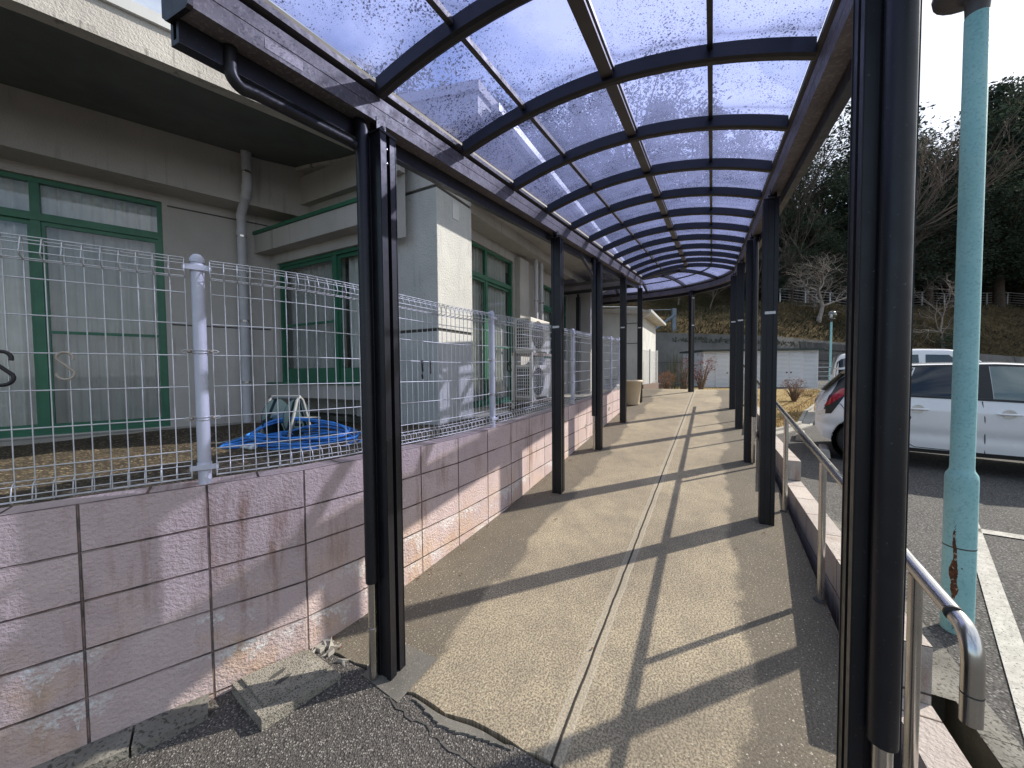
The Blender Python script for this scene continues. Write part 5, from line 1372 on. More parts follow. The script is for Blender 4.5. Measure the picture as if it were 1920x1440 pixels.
    def side_patch(nm, mat, poly, off, parent, grid=10, sides=(1, -1)):
        """poly: list of (x_lo, x_hi) edges as functions of f (0 bottom..1 top) between q0 and q1"""
        (q0, q1, lo, hi) = poly; ob = None
        for sg in sides:
            m_ = MB(); vs = []
            for j in range(grid+1):
                f = j/grid; 
                for i in range(grid+1):
                    x = lerp(lo(f), hi(f), i/grid); qa = q0(x) if callable(q0) else q0; qb = q1(x) if callable(q1) else q1
                    q = lerp(qa, qb, f); y, z = sec(x, q); y2, z2 = sec(x, q+0.01)
                    nn = Vector((0, (z2-z), -(y2-y))); nn = nn.normalized() if nn.length else Vector((0, 1, 0))
                    vs.append(P(x, sg*(y+nn.y*off), z+nn.z*off))
            m_.add(vs, [(j*(grid+1)+i, j*(grid+1)+i+1, (j+1)*(grid+1)+i+1, (j+1)*(grid+1)+i) for j in range(grid) for i in range(grid)], None, True)
            ob = m_.build(nm, mat, parent or C0)
        return ob
    def seam(pts_, sides=(1, -1), wd=0.005):
        for sg in sides:
            m_ = MB(); V = []
            for x, q in pts_:
                y, z = sec(x, q); V.append(P(x, sg*(y+0.0015), z))
            m_.tube(V, wd, 5); m_.build('panel_gap', 'trim', C0)
    return C0, P, sec, val, side_patch, seam, ex, ey
def thing_part(nm, parent, c):
    o = bpy.data.objects.new(nm, None); COL.objects.link(o); o.parent = parent
    o.location = Vector(c)-Vector(parent['_org']); o['_org'] = tuple(c); o.empty_display_size = 0.1; return o

# --- white hatchback, tail towards the ramp
carz = 0.20
st = [(0.0, 0.46, 0.76, 0.82, 0.64, 0.46), (0.05, 0.33, 0.88, 0.95, 0.73, 0.50), (0.12, 0.29, 0.95, 1.03, 0.78, 0.51), (0.22, 0.26, 0.98, 1.15, 0.81, 0.52), (0.34, 0.25, 1.00, 1.30, 0.825, 0.54), (0.48, 0.24, 1.00, 1.40, 0.832, 0.55), (0.66, 0.21, 0.99, 1.44, 0.84, 0.56), (1.2, 0.20, 0.965, 1.47, 0.848, 0.585),
      (1.9, 0.20, 0.935, 1.475, 0.848, 0.59), (2.5, 0.20, 0.905, 1.42, 0.848, 0.57), (3.0, 0.20, 0.88, 1.20, 0.845, 0.56), (3.35, 0.20, 0.86, 0.96, 0.84, 0.60), (3.75, 0.21, 0.78, 0.84, 0.80, 0.58), (3.93, 0.28, 0.66, 0.70, 0.68, 0.48), (3.99, 0.36, 0.56, 0.60, 0.52, 0.40)]
H = make_car('hatchback_car', 'white compact hatchback reversed towards the ramp beside the near lamp pole', 'car', (5.36, 6.595, carz), (0.785, -0.62, 0), st, None, None, (0.55, 3.05), 0.292, None, 'white cars in the parking lot')
C0, P, sec, val, patch, seam, ex, ey = H
g1 = patch('rear_side_window', 'carglass', (0.525, 0.80, lambda f: lerp(0.98, 1.12, f), lambda f: lerp(1.66, 1.66, f)), 0.006, None)
g2 = patch('front_side_window', 'carglass2', (0.525, 0.80, lambda f: 1.80, lambda f: lerp(2.82, 2.42, f)), 0.006, None)
patch('quarter_window', 'trim', (0.56, 0.79, lambda f: lerp(0.72, 0.86, f), lambda f: lerp(0.96, 1.10, f)), 0.005, None)
patch('pillar_trim', 'trim', (0.525, 0.80, lambda f: 1.665, lambda f: 1.795), 0.0055, None, 6)
patch('window_trim', 'trim', (0.505, 0.524, lambda f: 0.90, lambda f: 2.85), 0.006, None, 12)
patch('window_trim', 'trim', (0.80, 0.83, lambda f: 1.05, lambda f: 2.45), 0.006, None, 12)
patch('tail_lamp', 'redlamp', (0.40, 0.60, lambda f: lerp(0.10, 0.30, f), lambda f: lerp(0.17, 0.56, f)), 0.014, None, 10)
patch('lamp_housing', 'trim', (0.30, 0.80, lambda f: lerp(0.075, 0.28, f), lambda f: lerp(0.19, 0.62, f)), 0.007, None, 10)
patch('bumper_reflector', 'whitelamp', (0.30, 0.36, lambda f: 0.03, lambda f: 0.12), 0.008, None, 4)
# rear glass, spoiler
m = MB(); vs = []
for j in range(7):
    f = j/6; x = lerp(0.10, 0.38, f); z = lerp(1.04, 1.345, f)
    for i in range(9):
        b = lerp(-1, 1, i/8); vs.append(P(x+0.05*b*b-0.03, b*lerp(0.64, 0.56, f), z))
m.add(vs, [(j*9+i, j*9+i+1, (j+1)*9+i+1, (j+1)*9+i) for j in range(6) for i in range(8)], None, True); m.build('rear_window', 'carglass', C0)
m = MB(); m.prism([P(x, -0.57, z) for x, z in ((0.27, 1.395), (0.30, 1.375), (0.66, 1.42), (0.80, 1.468), (0.50, 1.452))], ey*1.14); m.build('roof_spoiler', 'carwhite', C0)
m = MB(); m.prism([P(x, -0.45, z) for x, z in ((-0.01, 0.66), (0.03, 0.66), (0.05, 0.80), (0.02, 0.80))], ey*0.9); m.build('number_plate_panel', 'carwhite', C0)
seam([(1.74, 0.02), (1.735, 0.15), (1.72, 0.35), (1.70, 0.50)]); seam([(0.97, 0.10), (1.02, 0.22), (1.05, 0.32), (0.98, 0.42), (0.93, 0.5)]); seam([(0.97, 0.10), (1.1, 0.045), (1.74, 0.035), (2.75, 0.035), (2.86, 0.2), (2.88, 0.48)]); seam([(0.10, 0.47), (0.30, 0.40), (0.42, 0.26)])
# sill line
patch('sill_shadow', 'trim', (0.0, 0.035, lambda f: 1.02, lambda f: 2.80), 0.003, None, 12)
for hx in (1.50, 2.45):
    pass
for xh in (1.92, 0.98+0.14):
    for sg in (1, -1):
        y, z = sec(xh, 0.40); p = P(xh, sg*(y+0.004), z); o = MB()
        rec = MB(); rec.lathe(p, [(0.0, 0.001), (0.055, 0.001), (0.058, 0.003), (0.06, -0.004)], 20, ey*sg); rr = rec.build('handle_recess', 'ac', C0)
        o.tube([p-ex*0.10+ey*sg*0.004, p-ex*0.085+ey*sg*0.026, p+ex*0.085+ey*sg*0.028, p+ex*0.10+ey*sg*0.006], [0.010, 0.0135, 0.0135, 0.010], 10); o.build('door_handle', 'carwhite', C0)
for sg in (1, -1):
    m = MB(); c = P(2.72, sg*0.93, 1.02); m.box(c, ex*0.08, ey*0.095, ZUP*0.065, 0.03); m.build('wing_mirror', 'carwhite', C0)
m = MB(); m.prism([P(x, -0.55, z) for x, z in ((2.55, 1.405), (3.28, 0.985), (3.30, 1.0), (2.58, 1.425))], ey*1.10); m.build('windscreen', 'carglass', C0)
# seats and steering wheel seen through the glass
m = MB()
for x, y in ((1.55, 0.36), (1.55, -0.36), (0.75, 0.36), (0.75, -0.36)):
    m.box(P(x, y, 0.92), ex*0.07+ZUP*0.0, ey*0.22, ZUP*0.24-ex*0.05, 0.05); m.box(P(x-0.06, y, 1.21), ex*0.05, ey*0.12, ZUP*0.07, 0.03)
m.build('seat', surf('seat_cloth', (0.20, 0.20, 0.20), (0.14, 0.14, 0.14), 8, 0.9), C0)
m = MB(); m.tube([P(2.32, -0.36+0.18*cos(a), 0.98+0.18*sin(a)) for a in [2*pi*k/20 for k in range(20)]], 0.014, 8, closed=True, caps=False); m.build('steering_wheel', 'trim', C0)

# --- white van behind it
vz = zg(9.5, 9.8)
st = [(0.0, 0.45, 0.95, 1.10, 0.62, 0.52), (0.05, 0.28, 1.02, 1.55, 0.72, 0.60), (0.16, 0.24, 1.03, 1.68, 0.735, 0.63), (0.5, 0.22, 1.03, 1.75, 0.74, 0.645), (1.6, 0.21, 1.02, 1.77, 0.74, 0.65), (2.1, 0.21, 1.01, 1.74, 0.74, 0.64), (2.45, 0.21, 1.0, 1.55, 0.74, 0.63),
      (2.85, 0.22, 0.97, 1.15, 0.73, 0.60), (3.2, 0.25, 0.88, 0.95, 0.70, 0.55), (3.38, 0.32, 0.70, 0.75, 0.62, 0.45)]
H = make_car('small_van', 'tall white minivan parked behind the white hatchback', 'van', (8.96, 10.48, vz), (0.785, -0.62, 0), st, None, None, (0.55, 2.72), 0.285, None, 'white cars in the parking lot')
C0, P, sec, val, patch, seam, ex, ey = H
patch('rear_side_window', 'carglass', (0.54, 0.77, lambda f: lerp(0.055, 0.085, f), lambda f: lerp(0.86, 0.86, f)), 0.006, None)
patch('middle_side_window', 'carglass', (0.54, 0.77, lambda f: 0.92, lambda f: lerp(1.60, 1.56, f)), 0.006, None)
patch('front_side_window', 'carglass', (0.54, 0.77, lambda f: 1.68, lambda f: lerp(2.62, 2.05, f)), 0.006, None)
patch('tail_lamp', 'redlamp', (0.30, 0.48, lambda f: 0.03, lambda f: 0.12), 0.01, None, 5)
m = MB(); vs = []
for j in range(4):
    f = j/3
    for i in range(7):
        b = lerp(-1, 1, i/6); vs.append(P(lerp(0.0, 0.06, f)+0.04*b*b-0.02, b*0.56, lerp(1.12, 1.60, f)))
m.add(vs, [(j*7+i, j*7+i+1, (j+1)*7+i+1, (j+1)*7+i) for j in range(3) for i in range(6)], None, True); m.build('rear_window', 'carglass', C0)
seam([(0.89, 0.05), (0.89, 0.5)]); seam([(1.64, 0.05), (1.64, 0.5)])

# ================================================================ BACKGROUND
# retaining wall at the foot of the bank
def Yb(x): return Yw(x)-interp(x, [(-60, 1.1), (8, 1.1), (20, 0.8), (41, 0.5)])
m = MB(); xs = [-30+2*k for k in range(18)]+[6+1.3*k for k in range(45)]
xs = sorted(set(xs))
for a, b in zip(xs, xs[1:]):
    r = 5
    for k in range(r):
        f0, f1_ = k/r, (k+1)/r
        def pt(x, f): return Vector((x, lerp(Yb(x), Yw(x)-0.02, f), lerp(zg(x, 20)-0.3, ztop(x)+0.05, f)))
        m.add([pt(a, f0), pt(b, f0), pt(b, f1_), pt(a, f1_)], [(0, 1, 2, 3)])
    p, q = pt(a, 1), pt(b, 1); m.add([p, q, q+Vector((0, 0.35, 0)), p+Vector((0, 0.35, 0))], [(0, 1, 2, 3)])
rw = m.build('retaining_wall', 'retain', None, None, recalc=False)
tag(rw, 'long weathered grey concrete retaining wall at the foot of the grassy bank behind the shed', 'retaining wall')
m = MB()
for x in [-4, 2, 7.2, 13.8, 20, 26, 33, 40]:
    a, b = Vector((x, Yb(x)-0.02, 0.3)), Vector((x-0.6 if x < 14 else x, Yw(x)-0.04, ztop(x)))
    m.box((a+b)/2, (b-a)/2, Vector((0.02, 0, 0)), Vector((0, 0.012, 0)))
for x0, x1 in ((5, 12), ):
    for k in range(8): 
        xa, xb = lerp(x0, x1, k/8), lerp(x0, x1, (k+1)/8); m.box(Vector(((xa+xb)/2, Yb(8)+0.48, 2.05)), Vector(((xb-xa)/2, 0, 0)), Vector((0, 0.02, 0)), Vector((0, 0, 0.014)))
m.build('wall_joint', 'groove', rw)
# darker stone facing with railing on the right part
m = MB(); random.seed(41)
for x in [16.2+0.55*k for k in range(26)]:
    for j in range(4):
        f = j/4; y = lerp(Yb(x), Yw(x), f+0.12)-0.06; z = lerp(0.6, ztop(x), f+0.12)
        if j == 3 and x < 19: continue
        m.box(Vector((x+0.27*(j % 2), y, z)), Vector((0.25, 0.02, 0)), Vector((0, 0.05, 0)), Vector((0, 0.06, 0.26)), 0.05)
m.build('stone_facing', surf('dark_stone', (0.10, 0.095, 0.088), (0.055, 0.052, 0.05), 1.2, 0.95, 0, 0.8, 14, 0.2), rw)
m = MB(); random.seed(42)
for k in range(240):   # wild growth hanging over the top
    x = random.uniform(10.5, 19); y = Yw(x)-0.1; z = ztop(x)-random.uniform(0.25, 0.55)
    m.add([Vector((x, y-0.05, z)), Vector((x+random.uniform(.05, .16), y-0.12, z-random.uniform(0, .05))), Vector((x+random.uniform(-.05, .1), y-0.1, z+random.uniform(.04, .16)))], [(0, 1, 2)])
m.build('hanging_weeds', 'mossy', rw)

# white shed
sl0, sl1 = Vector((10.25, 20.0, 0.60)), Vector((15.85, 19.35, 0.48))
sx = (sl1-sl0); LS = sx.length; sx.normalize(); sx = Vector((sx.x, sx.y, 0)).normalized(); sy = Vector((-sx.y, sx.x, 0))
shed = thing('storage_shed', 'low white louvred storage shed with double doors in front of the grey retaining wall', 'shed', tuple(sl0))
SZ = 0.42; SH = 2.12
m = MB(); m.box(sl0+sx*LS/2+sy*1.6+ZUP*(SZ-0.6+SH/2), sx*LS/2, sy*1.6, ZUP*SH/2)
for k in range(30): # horizontal laps
    z = SZ+0.06+k*(SH-0.1)/30
    m.prism([sl0*0+Vector((sl0.x, sl0.y, 0))+ZUP*z-sy*0.03, Vector((sl0.x, sl0.y, 0))+ZUP*(z+0.055)-sy*0.002, Vector((sl0.x, sl0.y, 0))+ZUP*(z+0.055), Vector((sl0.x, sl0.y, 0))+ZUP*z], sx*LS)
    q = Vector((sl0.x, sl0.y, 0))
    m.prism([q+ZUP*z-sx*0.03, q+ZUP*(z+0.055)-sx*0.002, q+ZUP*(z+0.055), q+ZUP*z], sy*3.2)
m.build('wall', 'shedw', shed)
m = MB(); q = Vector((sl0.x, sl0.y, 0))
m.prism([q+sx*-0.15-sy*0.22+ZUP*(SZ+SH), q+sx*-0.15-sy*0.22+ZUP*(SZ+SH+0.10), q+sx*-0.15+sy*3.4+ZUP*(SZ+SH+0.16), q+sx*-0.15+sy*3.4+ZUP*(SZ+SH+0.06)], sx*(LS+0.3)); m.build('roof', 'shedroof', shed)
m = MB()  # dark strips laid on the wall laps, drawing their shade lines in colour
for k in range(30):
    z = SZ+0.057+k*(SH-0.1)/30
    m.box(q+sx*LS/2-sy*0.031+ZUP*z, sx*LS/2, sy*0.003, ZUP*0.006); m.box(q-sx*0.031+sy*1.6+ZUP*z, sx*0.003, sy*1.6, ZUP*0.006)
m.build('lap_shade_strip', 'rack', shed)
m = MB()
for f in (0.0, 1.0): m.box(q+sx*(LS*f+(0.03 if f == 0 else -0.03))-sy*0.012+ZUP*(SZ+SH/2), sx*0.03, sy*0.012, ZUP*SH/2)
m.build('corner_post', 'shedw', shed)
for x0, x1 in ((0.60, 1.27), (1.29, 1.95), (3.50, 4.20), (4.22, 4.92)):
    m = MB(); m.box(q+sx*(x0+x1)/2-sy*0.022+ZUP*(SZ+SH/2-0.02), sx*(x1-x0)/2, sy*0.010, ZUP*(SH/2-0.07))
    for k in range(28):
        z = SZ+0.09+k*(SH-0.2)/28; m.prism([q+sx*(x0+0.03)-sy*0.06+ZUP*z, q+sx*(x0+0.03)-sy*0.034+ZUP*(z+0.05), q+sx*(x0+0.03)-sy*0.032+ZUP*(z+0.05), q+sx*(x0+0.03)-sy*0.032+ZUP*z], sx*(x1-x0-0.06))
    d = m.build('door', 'shedw', shed); m = MB()
    for k in range(28): m.box(q+sx*(x0+x1)/2-sy*0.061+ZUP*(SZ+0.087+k*(SH-0.2)/28), sx*((x1-x0)/2-0.03), sy*0.003, ZUP*0.006)  # same dark strips painting the shade below each door lap
    m.build('lap_shade_strip', 'rack', d)
    fr_ = MB()
    for e in (x0, x1): fr_.box(q+sx*e-sy*0.030+ZUP*(SZ+SH/2-0.02), sx*0.010, sy*0.006, ZUP*(SH/2-0.07))
    fr_.build('door_edge', 'ac', d)
for kx in (1.18, 1.38, 4.11, 4.31):
    MB().lathe(q+sx*kx-sy*0.03+ZUP*(SZ+0.98), [(0.0, 0.06), (0.035, 0.055), (0.035, 0.03), (0.015, 0.02), (0.015, 0)], 10, -sy).build('door_knob', 'trim', shed)

# railing right of the shed
rl2 = thing('low_railing', 'low steel railing with horizontal bars between the white shed and the far lamp post', 'railing', (15.6, 19.5, 0.6))
m = MB()
for z in (0.72, 0.95, 1.18, 1.41, 1.64): m.tube([Vector((14.9, 19.9, z)), Vector((21, 19.0, z))], 0.022 if z < 1.6 else 0.03, 6)
m.build('rails', 'bluegrey', rl2)
for k in range(4): m = MB(); p = Vector((14.9, 19.9, 0.5)).lerp(Vector((21, 19.0, 0.5)), k/3); m.tube([p, p+ZUP*1.16], 0.03, 6); m.build('post', 'bluegrey', rl2)

# steel frame and pipe rail above the retaining wall
sf = thing('steel_stand', 'blue grey braced steel frame standing on top of the retaining wall', 'steel frame', (10.9, 25.2, 4.1))
m = MB(); b0 = Vector((10.9, 25.2, 4.0))
m.box(b0+ZUP*0.85, Vector((0.13, 0, 0)), Vector((0, 0.10, 0)), ZUP*0.85); m.build('column', 'bluegrey', sf)
m = MB(); m.tube([b0+Vector((-1.7, -0.1, 0.0)), b0+Vector((0.0, -0.1, 1.25))], 0.10, 6); m.build('brace', 'bluegrey', sf)
m = MB(); m.tube([b0+Vector((-2.9, 0, 1.58)), b0+Vector((0, 0, 1.62))], 0.03, 6); m.tube([b0+Vector((-1.9, 0, 0.0)), b0+Vector((-1.9, 0, 1.58))], 0.05, 6); m.build('tie', 'bluegrey', sf)
pr2 = thing('pipe_rail', 'grey pipe guard rail on the bank left of the braced steel frame', 'railing', (7.5, 26.5, 4.6))
m = MB()
for z in (5.0, 5.5, 6.0, 6.45): m.tube([Vector((2.0, 27, z+0.2)), Vector((8.9, 26.3, z))], 0.035, 6)
m.build('rails', 'galv', pr2)
for x in (3.2, 6.0, 8.9): m = MB(); m.tube([Vector((x, 26.4, 4.2)), Vector((x, 26.4, 6.48))], 0.045, 6); m.build('post', 'galv', pr2)

# far piece of mesh fence on a low block wall
ff = thing('mesh_fence', 'far white mesh fence on a low pale wall beyond the end of the canopy', 'fence', W(12.2, -1.9, 1.05))
a, b = W(12.0, -1.90, 0), W(14.2, -1.72, 0)
m = MB(); nn = (b-a).normalized(); m.box((a+b)/2+ZUP*1.02, (b-a)/2, ZUP.cross(nn)*0.06, ZUP*0.12, 0.01); m.build('footing', 'lowblock', ff)
m = MB()
for k in range(37):
    p = a.lerp(b, k/36); m.tube([p+ZUP*1.14, p+ZUP*2.22], 0.003, 4, False)
for z in (1.16, 1.22, 1.38, 1.55, 1.72, 1.89, 2.05, 2.16, 2.22): m.tube([a+ZUP*z, b+ZUP*z], 0.005, 4, False)
m.build('mesh_panel', 'galv', ff)
for f in (0.0, 0.5, 1.0): m = MB(); p = a.lerp(b, f); m.tube([p+ZUP*1.0, p+ZUP*2.28], 0.028, 10); m.build('fence_post', 'sticker', ff)

# fence on top of the bank to the right
hf = thing('wire_fence', 'pale post and wire fence along the crest of the bank at the right edge', 'fence', (40, 38, 8))
fx = [25+2.75*k for k in range(12)]
def hfp(x): y = Yw(x)+7.9; return Vector((x, y, hill(x, y)))
m = MB()
for a, b in zip(fx, fx[1:]):
    for z in (0.25, 0.5, 0.75, 1.0, 1.25): m.tube([hfp(a)+ZUP*z, hfp(b)+ZUP*z], 0.017, 4, False)
    m.tube([hfp(a)+ZUP*1.5, hfp(b)+ZUP*1.5], 0.035, 5, False)
m.build('wires', 'galv', hf)
for x in fx: m = MB(); m.tube([hfp(x)-ZUP*0.2, hfp(x)+ZUP*1.52], 0.06, 6); m.build('post', 'sticker', hf)

# ---------------------------------------------------------------- trees
def leaf_cluster(vs, fs, p, size, n, rnd, flat=0.5, droop=0.0, lf=1.0):
    for _ in range(n):
        d = Vector((rnd.gauss(0, 1), rnd.gauss(0, 1), rnd.gauss(0, 1)*flat)); d = d/(d.length+1e-6)*size*rnd.random()**0.5
        c = p+d; a = Vector((rnd.gauss(0, 1), rnd.gauss(0, 1), rnd.gauss(0, 0.6)-droop)).normalized(); b = a.cross(Vector((rnd.gauss(0, 1), rnd.gauss(0, 1), rnd.gauss(0, 1)))).normalized()
        l = size*rnd.uniform(0.22, 0.5)*lf; wd = l*rnd.uniform(0.3, 0.5); k = len(vs)
        vs += [c-a*l*0.5, c+b*wd*0.5, c+a*l*0.5, c-b*wd*0.5]; fs.append((k, k+1, k+2, k+3))
def conifer(seed, H_=18.0, Rm=3.6, base=0.12):
    rnd = random.Random(seed); vs, fs = [], []; tw = MB()
    tw.tube([Vector((0, 0, -1.0)), Vector((0.1, 0, H_*0.3)), Vector((0.05, 0.1, H_*0.7)), Vector((0, 0, H_*0.97))], [0.32, 0.26, 0.14, 0.02], 7)
    nl = 34
    for i in range(nl):
        f = (i+rnd.random()*0.6)/nl; z = H_*(base+(1-base)*f); r = Rm*(1-f)**0.62*(0.75+0.5*rnd.random())*(0.55+0.45*min(1, f*5))
        nb = max(3, int(7*(1-f)+2))
        for k in range(nb):
            a = 2*pi*k/nb+rnd.random()*1.4; rr = r*rnd.uniform(0.6, 1.15); d = Vector((cos(a), sin(a), 0)); dz = -0.12*rr+rnd.uniform(-.2, .25)
            tip = Vector((0, 0, z))+d*rr+ZUP*dz
            if i % 2 == 0: tw.tube([Vector((0, 0, z)), Vector((0, 0, z))+d*rr*0.5+ZUP*0.1, tip], [0.05, 0.03, 0.01], 3, False)
            for q in (0.45, 0.75, 1.0):
                if q < 0.6 and rnd.random() < 0.5: continue
                leaf_cluster(vs, fs, Vector((0, 0, z)).lerp(tip, q)+ZUP*0.12*sin(q*3), 0.55+0.10*Rm*q, 34 if q < 1 else 40, rnd, 0.45, 0.35, 0.80)
    return vs, fs, tw
def broad(seed, H_=12.0, Rm=4.2):
    rnd = random.Random(seed); vs, fs = [], []; tw = MB()
    tw.tube([Vector((0, 0, -1)), Vector((0.1, 0.1, H_*0.3)), Vector((0, 0.2, H_*0.55))], [0.34, 0.26, 0.14], 7)
    cl = []
    for _ in range(150):
        a = rnd.random()*2*pi; zz = rnd.random(); r = Rm*sqrt(rnd.random())*(0.35+0.75*sin(pi*(0.12+0.8*zz)))
        cl.append(Vector((r*cos(a), r*sin(a), H_*(0.20+0.80*zz)+rnd.uniform(-.3, .3))))
    for k, c in enumerate(cl):
        if k % 3 == 0: tw.tube([Vector((0, 0.1, H_*0.4)), Vector((0, 0.1, H_*0.45)).lerp(c, 0.5)+ZUP*0.3, c], [0.12, 0.06, 0.02], 4, False)
        leaf_cluster(vs, fs, c, rnd.uniform(0.6, 1.15), 110, rnd, 0.65, 0.0, 0.58)
    return vs, fs, tw
def bare(seed, H_=9.0, spread=0.55, depth=6, thick=0.17, up=0.35, droop=0.0):
    rnd = random.Random(seed); tw = MB()
    def grow(p, d, l, r, k):
        n = 3; pts = [p]; q = p; dd = d
        for i in range(n):
            dd = (dd+Vector((rnd.gauss(0, .13), rnd.gauss(0, .13), rnd.gauss(0, .08)+up*0.08-droop*0.12*(depth-k)/depth))).normalized(); q = q+dd*l/n; pts.append(q)
        tw.tube(pts, [lerp(r, r*0.62, i/n) for i in range(n+1)], 6 if k > depth-2 else (4 if k > 2 else 3), False)
        if k <= 0: return
        nb = 2 if rnd.random() < 0.45 else 3
        for j in range(nb):
            nd = (dd+Vector((rnd.gauss(0, spread), rnd.gauss(0, spread), rnd.gauss(0.08, spread*0.6)))).normalized()
            grow(q, nd, l*rnd.uniform(0.66, 0.88), r*0.60, k-1)
        if k > 1 and rnd.random() < 0.7:
            nd = (d+Vector((rnd.gauss(0, spread*1.4), rnd.gauss(0, spread*1.4), rnd.gauss(0, spread)))).normalized(); grow(pts[1], nd, l*0.6, r*0.4, k-2)
    grow(Vector((0, 0, -0.4)), Vector((rnd.gauss(0, .08), rnd.gauss(0, .08), 1)).normalized(), H_*0.27, thick, depth)
    return tw
def tree_thing(nm, lb, group, foliage, tw, fmat, tmat):
    t = thing(nm, lb, 'tree', (0, 0, 0), group)
    if tw: tw.build('trunk', tmat, t, recalc=False)
    if foliage:
        m = MB(); m.add(foliage[0], foliage[1]); m.build('crown', fmat, t, recalc=False)
    return t
protoC = []
for sd_ in (101, 102, 103):
    v, f, tw = conifer(sd_, 18.0, 3.4+0.4*(sd_ % 3)); protoC.append((18.0, v, f, tw))
protoB = []
for sd_ in (201, 202): v, f, tw = broad(sd_); protoB.append((12.0, v, f, tw))
GC = 'dark evergreen trees on the wooded hill'; GB = 'bare winter trees on the wooded hill'; GR_ = 'round evergreen trees on the wooded hill'
LC = 'tall dark conifer standing among the crowded trees of the wooded hill'
LBd = 'round dense evergreen standing among the crowded trees of the wooded hill'
LBr = 'leafless winter tree with fine twigs in front of the dark hillside trees'
rootC = [None]*3; rootB = [None]*2
def put(kind, px, Y, top, wfac=1.0, rot=None, label=None):
    """px: where it stands across the view, Y: metres ahead, top: crown height above eye as slope"""
    x = (px-960)/700*Y; zt = EYE+(694-top)/700*Y; zb = hill(x, Y) if Y > Yw(x) else zg(x, Y)
    h = zt-zb; rot = random.random()*6.28 if rot is None else rot
    if kind == 'c':
        i = random.randrange(3); Hh, v, f, tw = protoC[i]
        if rootC[i] is None:
            rootC[i] = tree_thing('conifer_tree', LC, GC, (v, f), tw, 'needle', 'bark'); o = rootC[i]
        else: o = dup(rootC[i], (0, 0, 0))
    elif kind == 'b':
        i = random.randrange(2); Hh, v, f, tw = protoB[i]
        if rootB[i] is None:
            rootB[i] = tree_thing('evergreen_tree', LBd, GR_, (v, f), tw, 'broadleaf', 'bark'); o = rootB[i]
        else: o = dup(rootB[i], (0, 0, 0))
    s = h/Hh; o.location = (x, Y, zb); o.rotation_euler = (0, 0, rot); o.scale = (s*wfac, s*wfac, s)
    o['label'] = label or (LC if kind == 'c' else LBd)
    if label and 'group' in o: pass
    return o
random.seed(77)
# right of the ramp: named silhouettes first
put('c', 1622, 39, 150, 1.25, 0.3, 'tall drooping conifer rising just left of the nearest right canopy post')
put('c', 1850, 40, 178, 1.55, 1.0, 'broad conifer with the highest crown right of the near teal lamp pole')
put('c', 1925, 42, 195, 1.3, 2.0); put('c', 1985, 40, 180, 1.2, 2.6); put('c', 1900, 47, 215, 1.3)
put('c', 1880, 43, 190, 1.4); put('c', 1835, 44, 215, 1.4); put('c', 1945, 39, 230, 1.3); put('c', 1905, 41, 205, 1.4); put('c', 1640, 41, 200, 1.2)
put('b', 1770, 41, 262, 1.0, 0.4, 'rounded evergreen crown between the near canopy post and the teal lamp pole')
put('b', 1725, 44, 300, 1.1); put('b', 1690, 42, 330, 1.2); put('b', 1800, 38, 330, 1.2); put('b', 1870, 37, 350, 1.3); put('b', 1930, 37, 330, 1.3); put('b', 1740, 37, 380, 1.2)
put('c', 1660, 46, 230, 1.2); put('c', 1600, 44, 330, 1.3)
put('b', 1560, 40, 385, 1.1); put('b', 1500, 39, 330, 1.0); put('b', 1530, 45, 330, 1.2); put('b', 1470, 42, 300, 1.2); put('b', 1600, 38, 420, 1.0); put('b', 1570, 36.5, 450, 0.8); put('b', 1490, 37, 410, 1.0)
put('b', 1482, 34.5, 470, 0.9, None, 'dark shrubby evergreen at the left shoulder of the grassy mound'); put('b', 1650, 37, 400, 1.1)
for px, tp in ((1440, 290), (1390, 270), (1340, 235), (1290, 250), (1235, 215), (1180, 180), (1130, 175), (1080, 205), (1030, 215), (985, 240), (940, 225), (880, 215), (820, 190), (760, 170), (700, 175), (640, 200), (560, 215)):
    put('c' if random.random() < 0.45 else 'b', px, random.uniform(40, 52), tp+random.uniform(-12, 12), 1.25)
for px, tp in ((1420, 400), (1350, 390), (1280, 410), (1215, 370), (1150, 350), (1080, 360), (1000, 350), (920, 330), (840, 330), (760, 310), (680, 320), (1450, 420)):
    put('b', px, random.uniform(40, 46), tp, 1.25)
# bare trees
roots = []
def putbare(px, Y, top, proto, label, grp=GB, mat='baretwig', wf=1.0, rot=None, dz=0):
    x = (px-960)/700*Y; zb = hill(x, Y)+dz; zt = EYE+(694-top)/700*Y; h = zt-zb
    if isinstance(proto, MB):
        o = tree_thing('bare_tree', label, grp, None, proto, None, mat)
    else: o = dup(proto, (0, 0, 0))
    o['label'] = label; o['group'] = grp
    o['_h'] = o.get('_h', 9.0); s = h/9.0
    o.location = (x, Y, zb); o.rotation_euler = (0, 0, random.random()*6.28 if rot is None else rot); o.scale = (s*wf, s*wf, s); return o
b1 = putbare(1515, 36, 250, bare(301, 9.2, 0.34, 7, 0.14, 0.6), LBr)
b2 = putbare(1560, 37.5, 215, bare(302, 9.2, 0.32, 7, 0.14, 0.6), LBr)
putbare(1760, 47, 200, b1, LBr, rot=1.0)
putbare(1480, 35.5, 330, b2, LBr, rot=3.0); putbare(1588, 36.5, 250, b1, LBr, rot=4.0)
putbare(1270, 37, 480, b1, LBr, rot=2.0, wf=1.4); putbare(1330, 36, 500, b2, LBr, rot=0.7, wf=1.4); putbare(1400, 36, 470, b1, LBr, rot=3.3, wf=1.3)
putbare(1645, 35.5, 430, b2, LBr, rot=1.1, wf=1.2); putbare(1800, 35.8, 430, b1, LBr, rot=0.1, wf=1.2)
